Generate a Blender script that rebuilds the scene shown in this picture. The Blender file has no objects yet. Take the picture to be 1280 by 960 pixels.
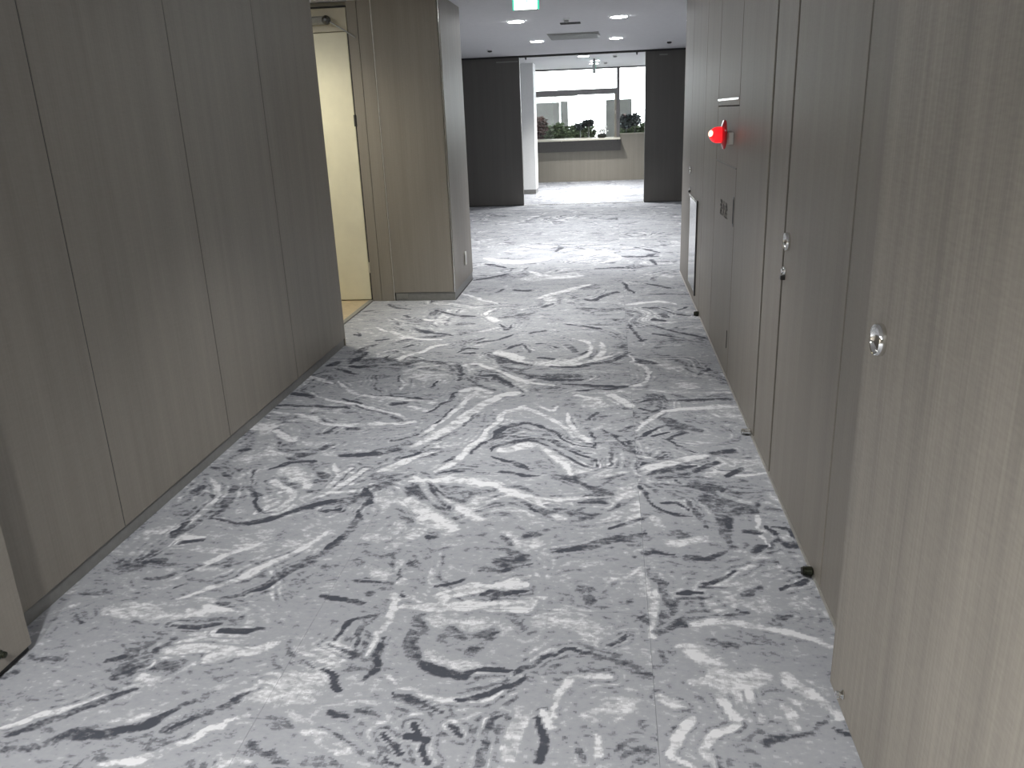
import bpy, bmesh, math, random
import numpy as np
from mathutils import Vector, Matrix, noise
random.seed(7)
S = bpy.context.scene
COL = S.collection
# ---------------------------------------------------------------- camera
cam = bpy.data.objects.new('camera', bpy.data.cameras.new('camera'))
COL.objects.link(cam); S.camera = cam
cam.data.sensor_fit = 'HORIZONTAL'; cam.data.sensor_width = 36
cam.data.lens = 1015.807 * 36 / 1280
cam.data.clip_start = 0.05; cam.data.clip_end = 200
R = Matrix(((0.99285329, 0.00029107, 0.11934093), (0.11312655, 0.31619799, -0.94192421), (-0.03800953, 0.94869318, 0.31390529)))
cam.matrix_world = Matrix.Translation((0, 0, 1.5)) @ R.to_4x4()
# ---------------------------------------------------------------- world, exposure
W = bpy.data.worlds.new('sky'); S.world = W; W.use_nodes = True
bg = W.node_tree.nodes['Background']
bg.inputs[0].default_value = (0.93, 0.96, 1.0, 1); bg.inputs[1].default_value = 5.0
S.view_settings.view_transform = 'Standard'; S.view_settings.look = 'None'
S.view_settings.gamma = 1; S.view_settings.use_curve_mapping = False
S.view_settings.exposure = 1.2
LAMP_W = 132          # watts of one lobby downlight
CORRIDOR_W = 70      # base watts of the corridor downlights and the added lamps
CEIL = 2.42
# ---------------------------------------------------------------- materials
def nt(name):
    m = bpy.data.materials.new(name); m.use_nodes = True
    return m, m.node_tree.nodes, m.node_tree.links
def simple(name, col, rough=0.6, metal=0.0, emit=None, es=0.0, nscale=40, namt=0.08, bump=0.02):
    m, N, L = nt(name); b = N['Principled BSDF']
    b.inputs['Roughness'].default_value = rough; b.inputs['Metallic'].default_value = metal
    g = N.new('ShaderNodeNewGeometry'); n = N.new('ShaderNodeTexNoise'); n.inputs['Scale'].default_value = nscale; n.inputs['Detail'].default_value = 4
    L.new(g.outputs['Position'], n.inputs['Vector'])
    r = N.new('ShaderNodeValToRGB'); L.new(n.outputs['Fac'], r.inputs[0])
    r.color_ramp.elements[0].position = 0.3; r.color_ramp.elements[1].position = 0.7
    r.color_ramp.elements[0].color = tuple(c * (1 - namt) for c in col) + (1,)
    r.color_ramp.elements[1].color = tuple(min(1, c * (1 + namt)) for c in col) + (1,)
    L.new(r.outputs[0], b.inputs['Base Color'])
    if bump:
        bp = N.new('ShaderNodeBump'); bp.inputs['Strength'].default_value = bump; L.new(n.outputs['Fac'], bp.inputs['Height']); L.new(bp.outputs[0], b.inputs['Normal'])
    if emit:
        b.inputs['Emission Color'].default_value = tuple(emit) + (1,); b.inputs['Emission Strength'].default_value = es
    return m
def laminate(name, col, amt=0.1, wide=14, rough=0.5):
    """wood-grain laminate: fine vertical streaks crossed by a faint weave"""
    m, N, L = nt(name); b = N['Principled BSDF']; b.inputs['Roughness'].default_value = rough
    g = N.new('ShaderNodeNewGeometry')
    def noi(sc, det=3):
        mp = N.new('ShaderNodeMapping'); mp.inputs['Scale'].default_value = sc; L.new(g.outputs['Position'], mp.inputs[0])
        n = N.new('ShaderNodeTexNoise'); n.inputs['Scale'].default_value = 1; n.inputs['Detail'].default_value = det
        L.new(mp.outputs[0], n.inputs['Vector']); return n.outputs['Fac']
    a = noi((wide, wide, 0.35), 4); c = noi((wide * 9, wide * 9, 2.5), 2); d = noi((30, 30, 160), 2)
    def mth(op, x, y):
        q = N.new('ShaderNodeMath'); q.operation = op
        for i, v in enumerate((x, y)):
            if isinstance(v, (int, float)): q.inputs[i].default_value = v
            else: L.new(v, q.inputs[i])
        return q.outputs[0]
    t = mth('ADD', mth('MULTIPLY', a, 0.5), mth('ADD', mth('MULTIPLY', c, 0.3), mth('MULTIPLY', d, 0.2)))
    r = N.new('ShaderNodeValToRGB'); L.new(t, r.inputs[0])
    r.color_ramp.elements[0].position = 0.36; r.color_ramp.elements[1].position = 0.64
    r.color_ramp.elements[0].color = tuple(x * (1 - amt) for x in col) + (1,)
    r.color_ramp.elements[1].color = (col[0] * (1 + amt), col[1] * (1 + amt), col[2] * (1 + amt * 0.9), 1)
    L.new(r.outputs[0], b.inputs['Base Color'])
    bp = N.new('ShaderNodeBump'); bp.inputs['Strength'].default_value = 0.04; bp.inputs['Distance'].default_value = 0.002
    L.new(t, bp.inputs['Height']); L.new(bp.outputs[0], b.inputs['Normal'])
    return m
def emission(name, col, st):
    m, N, L = nt(name); N.remove(N['Principled BSDF']); e = N.new('ShaderNodeEmission')
    e.inputs[0].default_value = tuple(col) + (1,); e.inputs[1].default_value = st
    L.new(e.outputs[0], N['Material Output'].inputs[0]); return m
def glass(name):
    m, N, L = nt(name); N.remove(N['Principled BSDF'])
    t = N.new('ShaderNodeBsdfTransparent'); t.inputs[0].default_value = (.96, .98, .97, 1)
    g = N.new('ShaderNodeBsdfGlossy'); g.inputs['Roughness'].default_value = 0.02
    f = N.new('ShaderNodeFresnel'); f.inputs[0].default_value = 1.35; x = N.new('ShaderNodeMixShader')
    L.new(f.outputs[0], x.inputs[0]); L.new(t.outputs[0], x.inputs[1]); L.new(g.outputs[0], x.inputs[2])
    L.new(x.outputs[0], N['Material Output'].inputs[0]); return m
def carpet_material():
    m, N, L = nt('marbled_carpet'); b = N['Principled BSDF']; b.inputs['Roughness'].default_value = 0.95
    b.inputs['Specular IOR Level'].default_value = 0.1
    def mth(op, x, y=0.0, z=0.0):
        q = N.new('ShaderNodeMath'); q.operation = op
        for i, v in enumerate((x, y, z)):
            if isinstance(v, (int, float)): q.inputs[i].default_value = v
            else: L.new(v, q.inputs[i])
        return q.outputs[0]
    def vm(op, x, y=None):
        q = N.new('ShaderNodeVectorMath'); q.operation = op
        for i, v in enumerate((x, y)):
            if v is None: continue
            if isinstance(v, tuple): q.inputs[i].default_value = v
            else: L.new(v, q.inputs[i])
        return q.outputs[0]
    g = N.new('ShaderNodeNewGeometry'); sp = N.new('ShaderNodeSeparateXYZ'); L.new(g.outputs['Position'], sp.inputs[0])
    P = vm('SNAP', g.outputs['Position'], (0.0048, 0.0042, 1.0))          # one yarn tuft
    off = N.new('ShaderNodeCombineXYZ'); 
    cell = lambda v, o, w, k: mth('MULTIPLY', mth('FLOOR', mth('DIVIDE', mth('SUBTRACT', v, o), w)), k)      # the print restarts where the carpet is joined
    L.new(mth('ADD', cell(sp.outputs[0], .12, 3.165, 17.3), cell(sp.outputs[1], 2.222, 2.11, 5.7)), off.inputs[2])
    Q = vm('ADD', P, off.outputs[0])
    def noi(vec, sc, det=2, rough=0.5, col=False):
        mp = N.new('ShaderNodeMapping'); mp.inputs['Scale'].default_value = sc; L.new(vec, mp.inputs[0])
        n = N.new('ShaderNodeTexNoise'); n.inputs['Scale'].default_value = 1; n.inputs['Detail'].default_value = det
        n.inputs['Roughness'].default_value = rough; L.new(mp.outputs[0], n.inputs['Vector'])
        return n.outputs['Color'] if col else n.outputs['Fac']
    w1 = vm('MULTIPLY', vm('SUBTRACT', noi(Q, (1.3, 1.3, 1), 1, col=True), (.5, .5, .5)), (2.2, 2.2, 0))
    Wp = vm('ADD', Q, w1)
    w2 = vm('MULTIPLY', vm('SUBTRACT', noi(Wp, (3.5, 3.5, 1), 1, col=True), (.5, .5, .5)), (.3, .3, 0))
    Wp = vm('ADD', Wp, w2)
    big = noi(Wp, (1.6, 3.2, 1), 3, .55)
    marb = mth('MULTIPLY', mth('SINE', mth('MULTIPLY', big, 34.0)), 1.0)          # swirl bands
    msk = mth('MULTIPLY', mth('SUBTRACT', noi(Wp, (1.1, 2.3, 5), 1), .42), 5.0)
    msk = mth('MAXIMUM', mth('MINIMUM', msk, 1.0), 0.0)
    medn = mth('SUBTRACT', noi(vm('ADD', Q, w2), (9, 27, 2), 3, .62), .5)
    fine = mth('SUBTRACT', noi(Q, (30, 46, 1), 3, .6), .5)
    fine2 = mth('SUBTRACT', noi(Q, (90, 110, 1), 1, .5), .5)
    patch = mth('SUBTRACT', noi(Q, (5, 8, 3), 3, .6), .5)
    at = N.new('ShaderNodeAttribute'); at.attribute_name = 'tone'
    tone = at.outputs['Fac']
    quiet = mth('SUBTRACT', 1.0, mth('MINIMUM', mth('MULTIPLY', mth('ABSOLUTE', tone), .6), 1.0))
    proc = mth('ADD', mth('MULTIPLY', mth('MULTIPLY', marb, msk), PROC_MARB), mth('MULTIPLY', patch, PROC_PATCH))
    t = mth('ADD', tone, mth('MULTIPLY', proc, quiet))
    t = mth('ADD', mth('MULTIPLY_ADD', medn, 3.2, t), mth('ADD', mth('MULTIPLY', fine, 4.2), mth('MULTIPLY', fine2, 1.6)))
    r = N.new('ShaderNodeValToRGB'); r.color_ramp.interpolation = 'LINEAR'
    L.new(mth('MULTIPLY_ADD', t, 1 / 6.0, 0.5), r.inputs[0])
    cr = r.color_ramp
    cols = [(0.15, (.072, .078, .095)), (0.21, (.10, .105, .122)), (0.27, (.165, .172, .192)), (0.345, (.225, .235, .258)), (0.40, (.345, .358, .388)),
            (0.61, (.375, .388, .415)), (0.67, (.485, .50, .525)), (0.74, (.56, .57, .595)), (0.80, (.72, .73, .755))]
    while len(cr.elements) < len(cols): cr.elements.new(0.5)
    for e, (p, c) in zip(cr.elements, cols): e.position = p; e.color = c + (1,)
    L.new(r.outputs[0], b.inputs['Base Color'])
    bp = N.new('ShaderNodeBump'); bp.inputs['Strength'].default_value = 0.25; bp.inputs['Distance'].default_value = 0.003
    L.new(fine2, bp.inputs['Height']); L.new(bp.outputs[0], b.inputs['Normal'])
    return m
PROC_MARB = 1.25; PROC_PATCH = 3.4
M = dict(
    lam=laminate('taupe_laminate', (.27, .248, .217)),
    lam_near=laminate('taupe_laminate_leaf', (.315, .290, .252), .20, 16),
    lam_shaded=laminate('shaded_laminate', (.12, .115, .107), .08),  # wall laminate darkened so its colour carries the partition's shade
    lam_back=laminate('beige_laminate', (.28, .26, .222), .08),
    gap=simple('dark_joint', (.015, .014, .013), .9, bump=0),
    base=simple('grey_skirting', (.22, .22, .212), .35),
    chrome=simple('polished_chrome', (.78, .78, .76), .08, 1.0, bump=0, namt=.02),
    steel=simple('mirror_steel', (.72, .72, .70), .16, 1.0, bump=0.01, namt=.03),
    dsteel=simple('dark_steel', (.10, .10, .10), .35, .8),
    bronze=simple('dark_bronze_stop', (.05, .055, .04), .3, .9),
    alu=simple('aluminium_strip', (.62, .61, .58), .35, .7),
    ceil=simple('ceiling_board', (.62, .62, .64), .9, nscale=25, namt=.03),
    white=simple('white_paint', (.80, .81, .81), .6, namt=.03),
    plastic=simple('ivory_plastic', (.80, .79, .72), .4, namt=.02),
    cream=simple('cream_door_paint', (.80, .77, .60), .5, nscale=8, namt=.04),
    cream_d=simple('cream_frame_paint', (.58, .54, .43), .55, nscale=8, namt=.05),
    wood=laminate('oak_sill_floor', (.50, .41, .27), .15, 20),
    frame=simple('grey_window_frame', (.20, .19, .195), .45),
    framel=simple('beige_window_frame', (.40, .37, .31), .5),
    sub=simple('sub_floor', (.12, .12, .13), .95),
    vent=simple('grey_vent', (.25, .25, .235), .6),
    slot=simple('black_slot', (.03, .03, .03), .7),
    red=simple('red_lacquer', (.30, .012, .02), .2, emit=(.9, .02, .02), es=.03, bump=0),
    redlamp=simple('lit_red_dome', (.8, .02, .03), .15, emit=(1, .01, .015), es=.65, bump=0),
    redcore=emission('red_bulb', (1, .45, .3), 1.6),
    lampdisc=emission('lamp_disc', (.96, .98, 1.0), 30),
    signw=emission('sign_white', (.93, 1.0, .97), 3.5),
    signg=emission('sign_green', (.05, .50, .32), .8),
    housing=simple('sign_housing', (.32, .33, .33), .5),
    glass=glass('window_glass'),
    leaf=simple('hedge_leaf', (.085, .12, .06), .6, nscale=12, namt=.4),
    leafd=simple('dark_leaf', (.035, .045, .05), .6, nscale=12, namt=.4),
    leafr=simple('russet_leaf', (.10, .05, .045), .6, nscale=12, namt=.4),
    petal=simple('white_petal', (.85, .85, .83), .6),
    pot=simple('dark_pot', (.03, .035, .03), .3),
    concrete=simple('pale_concrete', (.13, .13, .125), .85, nscale=3, namt=.12),
    paving=simple('pale_paving', (.75, .75, .73), .9, nscale=3),
    pale=simple('white_render', (.85, .86, .88), .8),
    ink=simple('charcoal_lettering', (.08, .076, .07), .6, bump=0),
    counter=simple('counter_top', (.60, .58, .50), .3),
    shade_panel=simple('counter_shade', (.13, .125, .12), .6),  # dark tone of the shade below the counter
)
# ---------------------------------------------------------------- helpers
def box(bm, lo, hi, bev=0.0, seg=1):
    r = bmesh.ops.create_cube(bm, size=1.0)
    vs = r['verts']
    for v in vs:
        for i in range(3): v.co[i] = lo[i] + (v.co[i] + .5) * (hi[i] - lo[i])
    if bev:
        es = list({e for v in vs for e in v.link_edges})
        bmesh.ops.bevel(bm, geom=es, offset=bev, segments=seg, affect='EDGES', profile=.5)
    return bm
def cyl(bm, a, b, r1, r2=None, n=24, cap=True):
    a = Vector(a); b = Vector(b); d = b - a
    r2 = r1 if r2 is None else r2
    mt = Matrix.Translation((a + b) / 2) @ d.to_track_quat('Z', 'Y').to_matrix().to_4x4()
    bmesh.ops.create_cone(bm, cap_ends=cap, segments=n, radius1=r1, radius2=r2, depth=d.length, matrix=mt)
    return bm
def lathe(bm, prof, org, axis, n=32):
    """revolve (radius, height) pairs about axis from org"""
    ax = Vector(axis).normalized(); q = ax.to_track_quat('Z', 'Y'); rings = []
    for r, h in prof:
        rings.append([bm.verts.new(Vector(org) + q @ Vector((r * math.cos(2 * math.pi * k / n), r * math.sin(2 * math.pi * k / n), h))) for k in range(n)])
    for A, B in zip(rings, rings[1:]):
        for k in range(n): bm.faces.new((A[k], A[(k + 1) % n], B[(k + 1) % n], B[k]))
    bm.faces.new(rings[0][::-1]); bm.faces.new(rings[-1])
    return bm
def obj(name, bm, mat, parent=None, smooth=False, **props):
    me = bpy.data.meshes.new(name)
    if isinstance(bm, bpy.types.Mesh): me = bm
    else:
        bmesh.ops.recalc_face_normals(bm, faces=bm.faces); bm.to_mesh(me); bm.free()
    if mat: me.materials.append(mat)
    if smooth:
        for p in me.polygons: p.use_smooth = True
        try: me.set_sharp_from_angle(angle=math.radians(40))
        except Exception: pass
    o = bpy.data.objects.new(name, me); COL.objects.link(o)
    if parent is not None:
        o.parent = parent; o.matrix_parent_inverse = parent.matrix_world.inverted()
    for k, v in props.items(): o[k] = v
    return o
def bx(name, lo, hi, mat, parent=None, bev=0.0, **props):
    return obj(name, box(bmesh.new(), lo, hi, bev), mat, parent, **props)
def empty(name, loc, **props):
    o = bpy.data.objects.new(name, None); COL.objects.link(o); o.location = loc
    o.empty_display_size = .05; o.matrix_world = Matrix.Translation(loc)
    for k, v in props.items(): o[k] = v
    return o
def copy_tree(o, delta, label=None, parent=None):
    c = o.copy(); COL.objects.link(c)
    if parent is None:
        c.location = o.location + Vector(delta); c.matrix_world = Matrix.Translation(c.location)
    else: c.parent = parent
    if label: c['label'] = label
    for ch in [x for x in SRC[o.name]]: copy_tree(ch, delta, None, c)
    return c
SRC = {}
def reg(o):
    """remember the children of a prototype before it is copied"""
    SRC[o.name] = list(o.children)
    for c in o.children: reg(c)
    return o
ST = dict(kind='structure')
# ---------------------------------------------------------------- carpet
STROKES = [
(-2.05,-1.553,1.516,0.034,-1.511,1.527,0.034,-1.462,1.544,0.037,-1.435,1.568,0.039,-1.404,1.591,0.037,-1.345,1.602,0.034,-1.283,1.614,0.036,-1.239,1.64,0.039,-1.203,1.672,0.039,-1.17,1.709,0.039,-1.146,1.739,0.04),
(1.8,-1.611,1.591,0.03,-1.579,1.617,0.03,-1.537,1.649,0.03,-1.492,1.673,0.03,-1.45,1.695,0.031,-1.423,1.719,0.031,-1.406,1.738,0.032),
(-1.25,-1.584,1.556,0.025,-1.551,1.581,0.026,-1.511,1.613,0.026,-1.483,1.642,0.027,-1.457,1.67,0.027,-1.428,1.698,0.027,-1.397,1.722,0.027,-1.356,1.745,0.027,-1.324,1.76,0.027),
(1.8,-1.258,1.484,0.02,-1.217,1.494,0.02,-1.167,1.511,0.021,-1.129,1.538,0.022,-1.092,1.57,0.022,-1.053,1.606,0.023,-1.018,1.64,0.023,-0.991,1.669,0.023,-0.973,1.688,0.023),
(-2.05,-1.143,1.624,0.017,-1.111,1.648,0.017,-1.071,1.681,0.017,-1.043,1.723,0.017,-1.018,1.764,0.017,-0.995,1.792,0.018,-0.979,1.809,0.018),
(-2.05,-1.377,2.084,0.025,-1.306,2.083,0.025,-1.235,2.083,0.025),
(-2.05,-1.216,2.042,0.017,-1.145,2.054,0.017,-1.075,2.065,0.017),
(1.1,-1.611,2.155,0.082,-1.541,2.146,0.083,-1.462,2.14,0.09,-1.412,2.153,0.099,-1.38,2.168,0.102),
(1.8,-1.339,2.17,0.06,-1.27,2.157,0.06,-1.203,2.144,0.059),
(1.1,-1.336,1.959,0.043,-1.278,1.952,0.043,-1.202,1.948,0.045,-1.122,1.956,0.047,-1.059,1.966,0.048),
(1.8,-1.18,1.902,0.045,-1.132,1.921,0.045,-1.075,1.946,0.046,-1.035,1.975,0.046,-1.009,1.998,0.046),
(-1.25,-1.732,1.886,0.023,-1.688,1.888,0.023,-1.645,1.891,0.023),
(-2.05,-1.771,1.8,0.018,-1.745,1.815,0.018,-1.718,1.831,0.018),
(-1.25,-1.445,1.839,0.024,-1.397,1.859,0.025,-1.349,1.878,0.025),
(-2.05,-1.421,1.841,0.032,-1.405,1.846,0.032,-1.39,1.852,0.032),
(-1.25,-1.312,1.857,0.048,-1.296,1.862,0.048,-1.28,1.868,0.048),
(-2.05,-1.727,2.114,0.012,-1.699,2.093,0.012,-1.672,2.073,0.012),
(-2.05,-1.478,1.892,0.022,-1.458,1.903,0.022,-1.439,1.914,0.022),
(1.1,-0.912,1.788,0.158,-0.881,1.798,0.159,-0.85,1.809,0.159),
(-1.25,-0.962,2.041,0.022,-0.966,2.001,0.02,-0.959,1.953,0.016,-0.912,1.914,0.018,-0.866,1.885,0.019),
(-2.05,-0.831,1.888,0.015,-0.783,1.851,0.015,-0.737,1.816,0.015),
(-2.05,-0.739,1.72,0.017,-0.72,1.71,0.017,-0.7,1.7,0.017),
(-1.25,-0.919,1.59,0.014,-0.854,1.564,0.013,-0.792,1.538,0.013),
(-2.05,-0.558,1.575,0.015,-0.539,1.563,0.015,-0.521,1.552,0.015),
(-2.05,-0.588,1.649,0.013,-0.554,1.62,0.013,-0.521,1.591,0.013),
(-2.05,-0.534,1.645,0.015,-0.5,1.634,0.015,-0.466,1.622,0.015),
(-2.05,-0.522,1.682,0.013,-0.476,1.618,0.012,-0.432,1.558,0.012),
(-1.25,-0.664,1.725,0.019,-0.645,1.719,0.019,-0.627,1.712,0.019),
(1.1,-0.865,1.727,0.044,-0.793,1.668,0.043,-0.712,1.605,0.043,-0.651,1.567,0.043,-0.61,1.545,0.043),
(1.1,-0.95,1.52,0.031,-0.92,1.522,0.031,-0.89,1.524,0.031),
(-1.25,-0.836,2.009,0.021,-0.799,1.987,0.022,-0.763,1.975,0.028,-0.759,2.006,0.019,-0.762,2.053,0.02,-0.75,2.106,0.023,-0.738,2.149,0.023),
(-2.05,-0.833,2.039,0.013,-0.823,2.073,0.014,-0.805,2.113,0.016,-0.771,2.141,0.018,-0.741,2.16,0.018),
(1.8,-0.709,1.959,0.019,-0.704,2.018,0.02,-0.698,2.098,0.02,-0.696,2.174,0.02,-0.699,2.252,0.019,-0.71,2.334,0.019,-0.721,2.398,0.02),
(-2.05,-0.695,1.849,0.02,-0.687,1.885,0.02,-0.678,1.934,0.019,-0.676,1.991,0.019,-0.676,2.039,0.019),
(-1.25,-0.58,2.202,0.071,-0.589,2.159,0.069,-0.598,2.104,0.065,-0.6,2.052,0.059,-0.593,2.005,0.055,-0.564,1.967,0.06,-0.537,1.943,0.063),
(-2.05,-0.571,1.987,0.031,-0.545,1.956,0.032,-0.508,1.921,0.035,-0.455,1.901,0.038,-0.409,1.889,0.039),
(-2.05,-0.592,1.809,0.017,-0.568,1.798,0.016,-0.534,1.781,0.016,-0.492,1.754,0.015,-0.458,1.731,0.015),
(1.8,-0.624,1.866,0.017,-0.588,1.845,0.017,-0.544,1.821,0.016,-0.507,1.799,0.017,-0.469,1.785,0.018,-0.42,1.788,0.019,-0.372,1.8,0.019,-0.33,1.815,0.019,-0.299,1.829,0.019),
(-2.05,-0.421,1.682,0.014,-0.406,1.669,0.014,-0.39,1.656,0.014),
(-1.25,-0.502,2.069,0.06,-0.479,2.081,0.06,-0.457,2.092,0.061),
(-1.25,-0.429,2.074,0.06,-0.395,2.074,0.059,-0.366,2.067,0.037,-0.382,2.036,0.048,-0.406,2.007,0.05),
(1.1,-0.531,2.15,0.103,-0.483,2.144,0.102,-0.426,2.135,0.101,-0.381,2.126,0.099,-0.349,2.119,0.098),
(1.1,-0.519,1.971,0.052,-0.457,1.957,0.052,-0.395,1.943,0.051),
(-2.05,-0.39,1.911,0.018,-0.334,1.92,0.018,-0.277,1.929,0.018),
(-1.25,-0.327,1.718,0.021,-0.323,1.68,0.021,-0.32,1.633,0.02,-0.318,1.588,0.02,-0.318,1.554,0.02),
(-2.05,-0.976,2.265,0.021,-0.893,2.241,0.021,-0.811,2.218,0.02),
(1.8,-0.67,2.224,0.048,-0.603,2.225,0.048,-0.52,2.228,0.048,-0.456,2.232,0.048,-0.393,2.235,0.047,-0.317,2.234,0.047,-0.256,2.232,0.047),
(1.8,-0.531,2.284,0.035,-0.488,2.299,0.035,-0.428,2.322,0.035,-0.348,2.353,0.035,-0.281,2.38,0.035),
(-2.05,-0.434,2.293,0.015,-0.409,2.307,0.015,-0.373,2.321,0.016,-0.323,2.328,0.016,-0.282,2.33,0.016),
(-2.05,-0.389,2.28,0.013,-0.343,2.281,0.013,-0.298,2.281,0.013),
(-2.05,-0.418,1.784,0.021,-0.389,1.799,0.021,-0.352,1.819,0.021,-0.312,1.835,0.021,-0.275,1.853,0.02,-0.25,1.88,0.019,-0.235,1.904,0.018),
(-2.05,-0.46,1.911,0.028,-0.431,1.909,0.028,-0.402,1.907,0.028),
(-2.05,-0.357,1.914,0.014,-0.32,1.922,0.014,-0.284,1.929,0.014),
(-1.25,-0.272,1.908,0.022,-0.25,1.934,0.022,-0.222,1.966,0.023,-0.192,1.994,0.024,-0.169,2.015,0.024),
(-2.05,-0.158,2.006,0.013,-0.13,2.016,0.014,-0.093,2.023,0.014,-0.05,2.015,0.013,-0.017,2.005,0.013),
(-1.25,0.002,2.006,0.042,0.026,1.992,0.041,0.057,1.972,0.04,0.092,1.944,0.038,0.119,1.92,0.038),
(-1.25,-0.327,1.554,0.023,-0.324,1.581,0.023,-0.321,1.618,0.023,-0.322,1.66,0.024,-0.321,1.698,0.026,-0.308,1.719,0.03,-0.295,1.73,0.032),
(-2.05,-0.163,1.581,0.017,-0.165,1.617,0.018,-0.17,1.663,0.018,-0.179,1.702,0.019,-0.188,1.731,0.019),
(1.1,-0.244,1.591,0.056,-0.246,1.631,0.057,-0.246,1.68,0.06,-0.238,1.722,0.063,-0.229,1.753,0.065),
(1.8,-0.156,1.698,0.025,-0.162,1.727,0.026,-0.169,1.757,0.026),
(1.8,-0.138,1.747,0.015,-0.137,1.781,0.016,-0.134,1.823,0.016,-0.122,1.856,0.018,-0.106,1.885,0.02,-0.086,1.903,0.023,-0.061,1.915,0.024,-0.027,1.925,0.025,0.002,1.93,0.025),
(1.8,-0.038,1.622,0.019,-0.035,1.653,0.019,-0.033,1.684,0.02),
(1.8,0.145,1.641,0.03,0.153,1.666,0.03,0.165,1.698,0.031,0.18,1.722,0.033,0.192,1.74,0.033),
(1.8,0.243,1.611,0.031,0.235,1.636,0.03,0.234,1.669,0.028,0.258,1.701,0.031,0.289,1.729,0.033,0.31,1.746,0.035,0.325,1.755,0.036),
(1.8,0.237,2.043,0.088,0.264,2.012,0.085,0.294,1.973,0.077,0.305,1.934,0.072,0.32,1.906,0.091,0.367,1.911,0.085,0.41,1.925,0.083),
(1.8,0.29,1.945,0.034,0.294,1.88,0.033,0.3,1.814,0.033,0.307,1.791,0.036,0.312,1.784,0.041),
(1.8,0.375,1.87,0.019,0.381,1.826,0.018,0.386,1.783,0.018),
(1.8,0.483,1.944,0.041,0.5,1.913,0.041,0.521,1.88,0.042,0.539,1.862,0.043,0.555,1.844,0.04,0.57,1.812,0.037,0.581,1.785,0.036),
(1.8,0.229,2.161,0.029,0.282,2.174,0.029,0.348,2.185,0.03,0.397,2.183,0.031,0.443,2.174,0.031,0.491,2.159,0.03,0.541,2.139,0.03,0.597,2.113,0.03,0.64,2.091,0.029),
(1.8,0.46,1.825,0.03,0.461,1.788,0.03,0.461,1.753,0.029),
(-1.25,0.156,2.443,0.037,0.167,2.411,0.035,0.178,2.365,0.031,0.18,2.309,0.029,0.176,2.253,0.028,0.161,2.202,0.029,0.146,2.165,0.029),
(1.8,0.15,2.344,0.015,0.141,2.276,0.014,0.133,2.198,0.014,0.134,2.139,0.014,0.137,2.099,0.014),
(-2.05,0.303,2.406,0.017,0.348,2.431,0.017,0.394,2.455,0.017),
(-2.05,0.497,2.211,0.014,0.528,2.221,0.014,0.56,2.231,0.014),
(-2.05,0.361,2.211,0.012,0.386,2.228,0.013,0.41,2.245,0.013),
(-1.25,0.149,2.132,0.021,0.168,2.15,0.021,0.19,2.168,0.024,0.205,2.166,0.027,0.214,2.161,0.026),
(1.8,0.183,2.063,0.024,0.216,2.069,0.024,0.249,2.074,0.024),
(-2.05,0.389,1.684,0.023,0.404,1.691,0.023,0.419,1.699,0.023),
(-2.05,0.559,1.731,0.011,0.577,1.726,0.011,0.595,1.72,0.011),
(-1.25,0.437,1.711,0.008,0.493,1.732,0.008,0.549,1.753,0.008),
(1.1,-0.228,2.143,0.077,-0.195,2.166,0.082,-0.149,2.182,0.085,-0.092,2.153,0.076,-0.047,2.12,0.073),
(1.1,0.036,1.809,0.067,-0.002,1.781,0.066,-0.04,1.754,0.066),
(-1.25,-0.091,1.635,0.021,-0.084,1.619,0.021,-0.077,1.603,0.021),
(-1.25,0.049,1.602,0.026,0.065,1.619,0.027,0.081,1.636,0.027),
(1.8,0.151,1.62,0.021,0.177,1.606,0.021,0.203,1.593,0.021),
(-1.25,0.308,2.094,0.032,0.335,2.084,0.032,0.361,2.074,0.032),
(-2.05,0.093,2.213,0.019,0.105,2.195,0.018,0.117,2.177,0.018),
(-1.25,-0.117,2.388,0.031,-0.09,2.321,0.031,-0.06,2.258,0.035,-0.036,2.251,0.045,-0.018,2.26,0.042),
(-1.25,0.034,2.285,0.036,0.047,2.288,0.036,0.06,2.292,0.036),
(-1.25,-0.498,2.11,0.039,-0.467,2.085,0.04,-0.429,2.065,0.048,-0.392,2.08,0.048,-0.364,2.101,0.047),
(-1.25,-0.3,2.156,0.026,-0.277,2.132,0.026,-0.254,2.108,0.025),
(1.1,0.112,2.441,0.022,0.115,2.381,0.022,0.118,2.323,0.021),
(-2.05,0.002,2.059,0.016,0.026,2.08,0.016,0.051,2.102,0.016),
(-1.25,0.419,2.34,0.022,0.453,2.36,0.022,0.488,2.381,0.022),
(-2.05,0.571,2.386,0.015,0.601,2.407,0.015,0.631,2.428,0.015),
(-1.25,0.134,2.037,0.021,0.137,2.007,0.021,0.14,1.978,0.021),
(1.1,0.243,1.914,0.031,0.263,1.899,0.031,0.283,1.883,0.031),
(1.1,0.14,1.828,0.037,0.157,1.817,0.036,0.173,1.805,0.036),
(-1.25,-1.308,2.221,0.039,-1.276,2.241,0.04,-1.235,2.27,0.039,-1.202,2.307,0.039,-1.172,2.348,0.038,-1.143,2.389,0.038,-1.116,2.43,0.039,-1.086,2.47,0.039,-1.057,2.516,0.037,-1.031,2.578,0.035,-1.01,2.651,0.033,-0.997,2.731,0.031,-0.99,2.821,0.029,-0.995,2.938,0.028,-1.002,3.037,0.029),
(-2.05,-1.221,2.262,0.017,-1.192,2.296,0.017,-1.157,2.34,0.017,-1.129,2.38,0.017,-1.108,2.41,0.017),
(-2.05,-1.05,2.559,0.02,-1.034,2.615,0.02,-1.017,2.674,0.021),
(1.8,-1.437,2.223,0.024,-1.391,2.257,0.025,-1.336,2.302,0.024,-1.3,2.347,0.024,-1.267,2.392,0.025,-1.228,2.434,0.025,-1.191,2.478,0.025,-1.162,2.525,0.024,-1.137,2.577,0.023,-1.107,2.641,0.024,-1.084,2.694,0.024),
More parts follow.
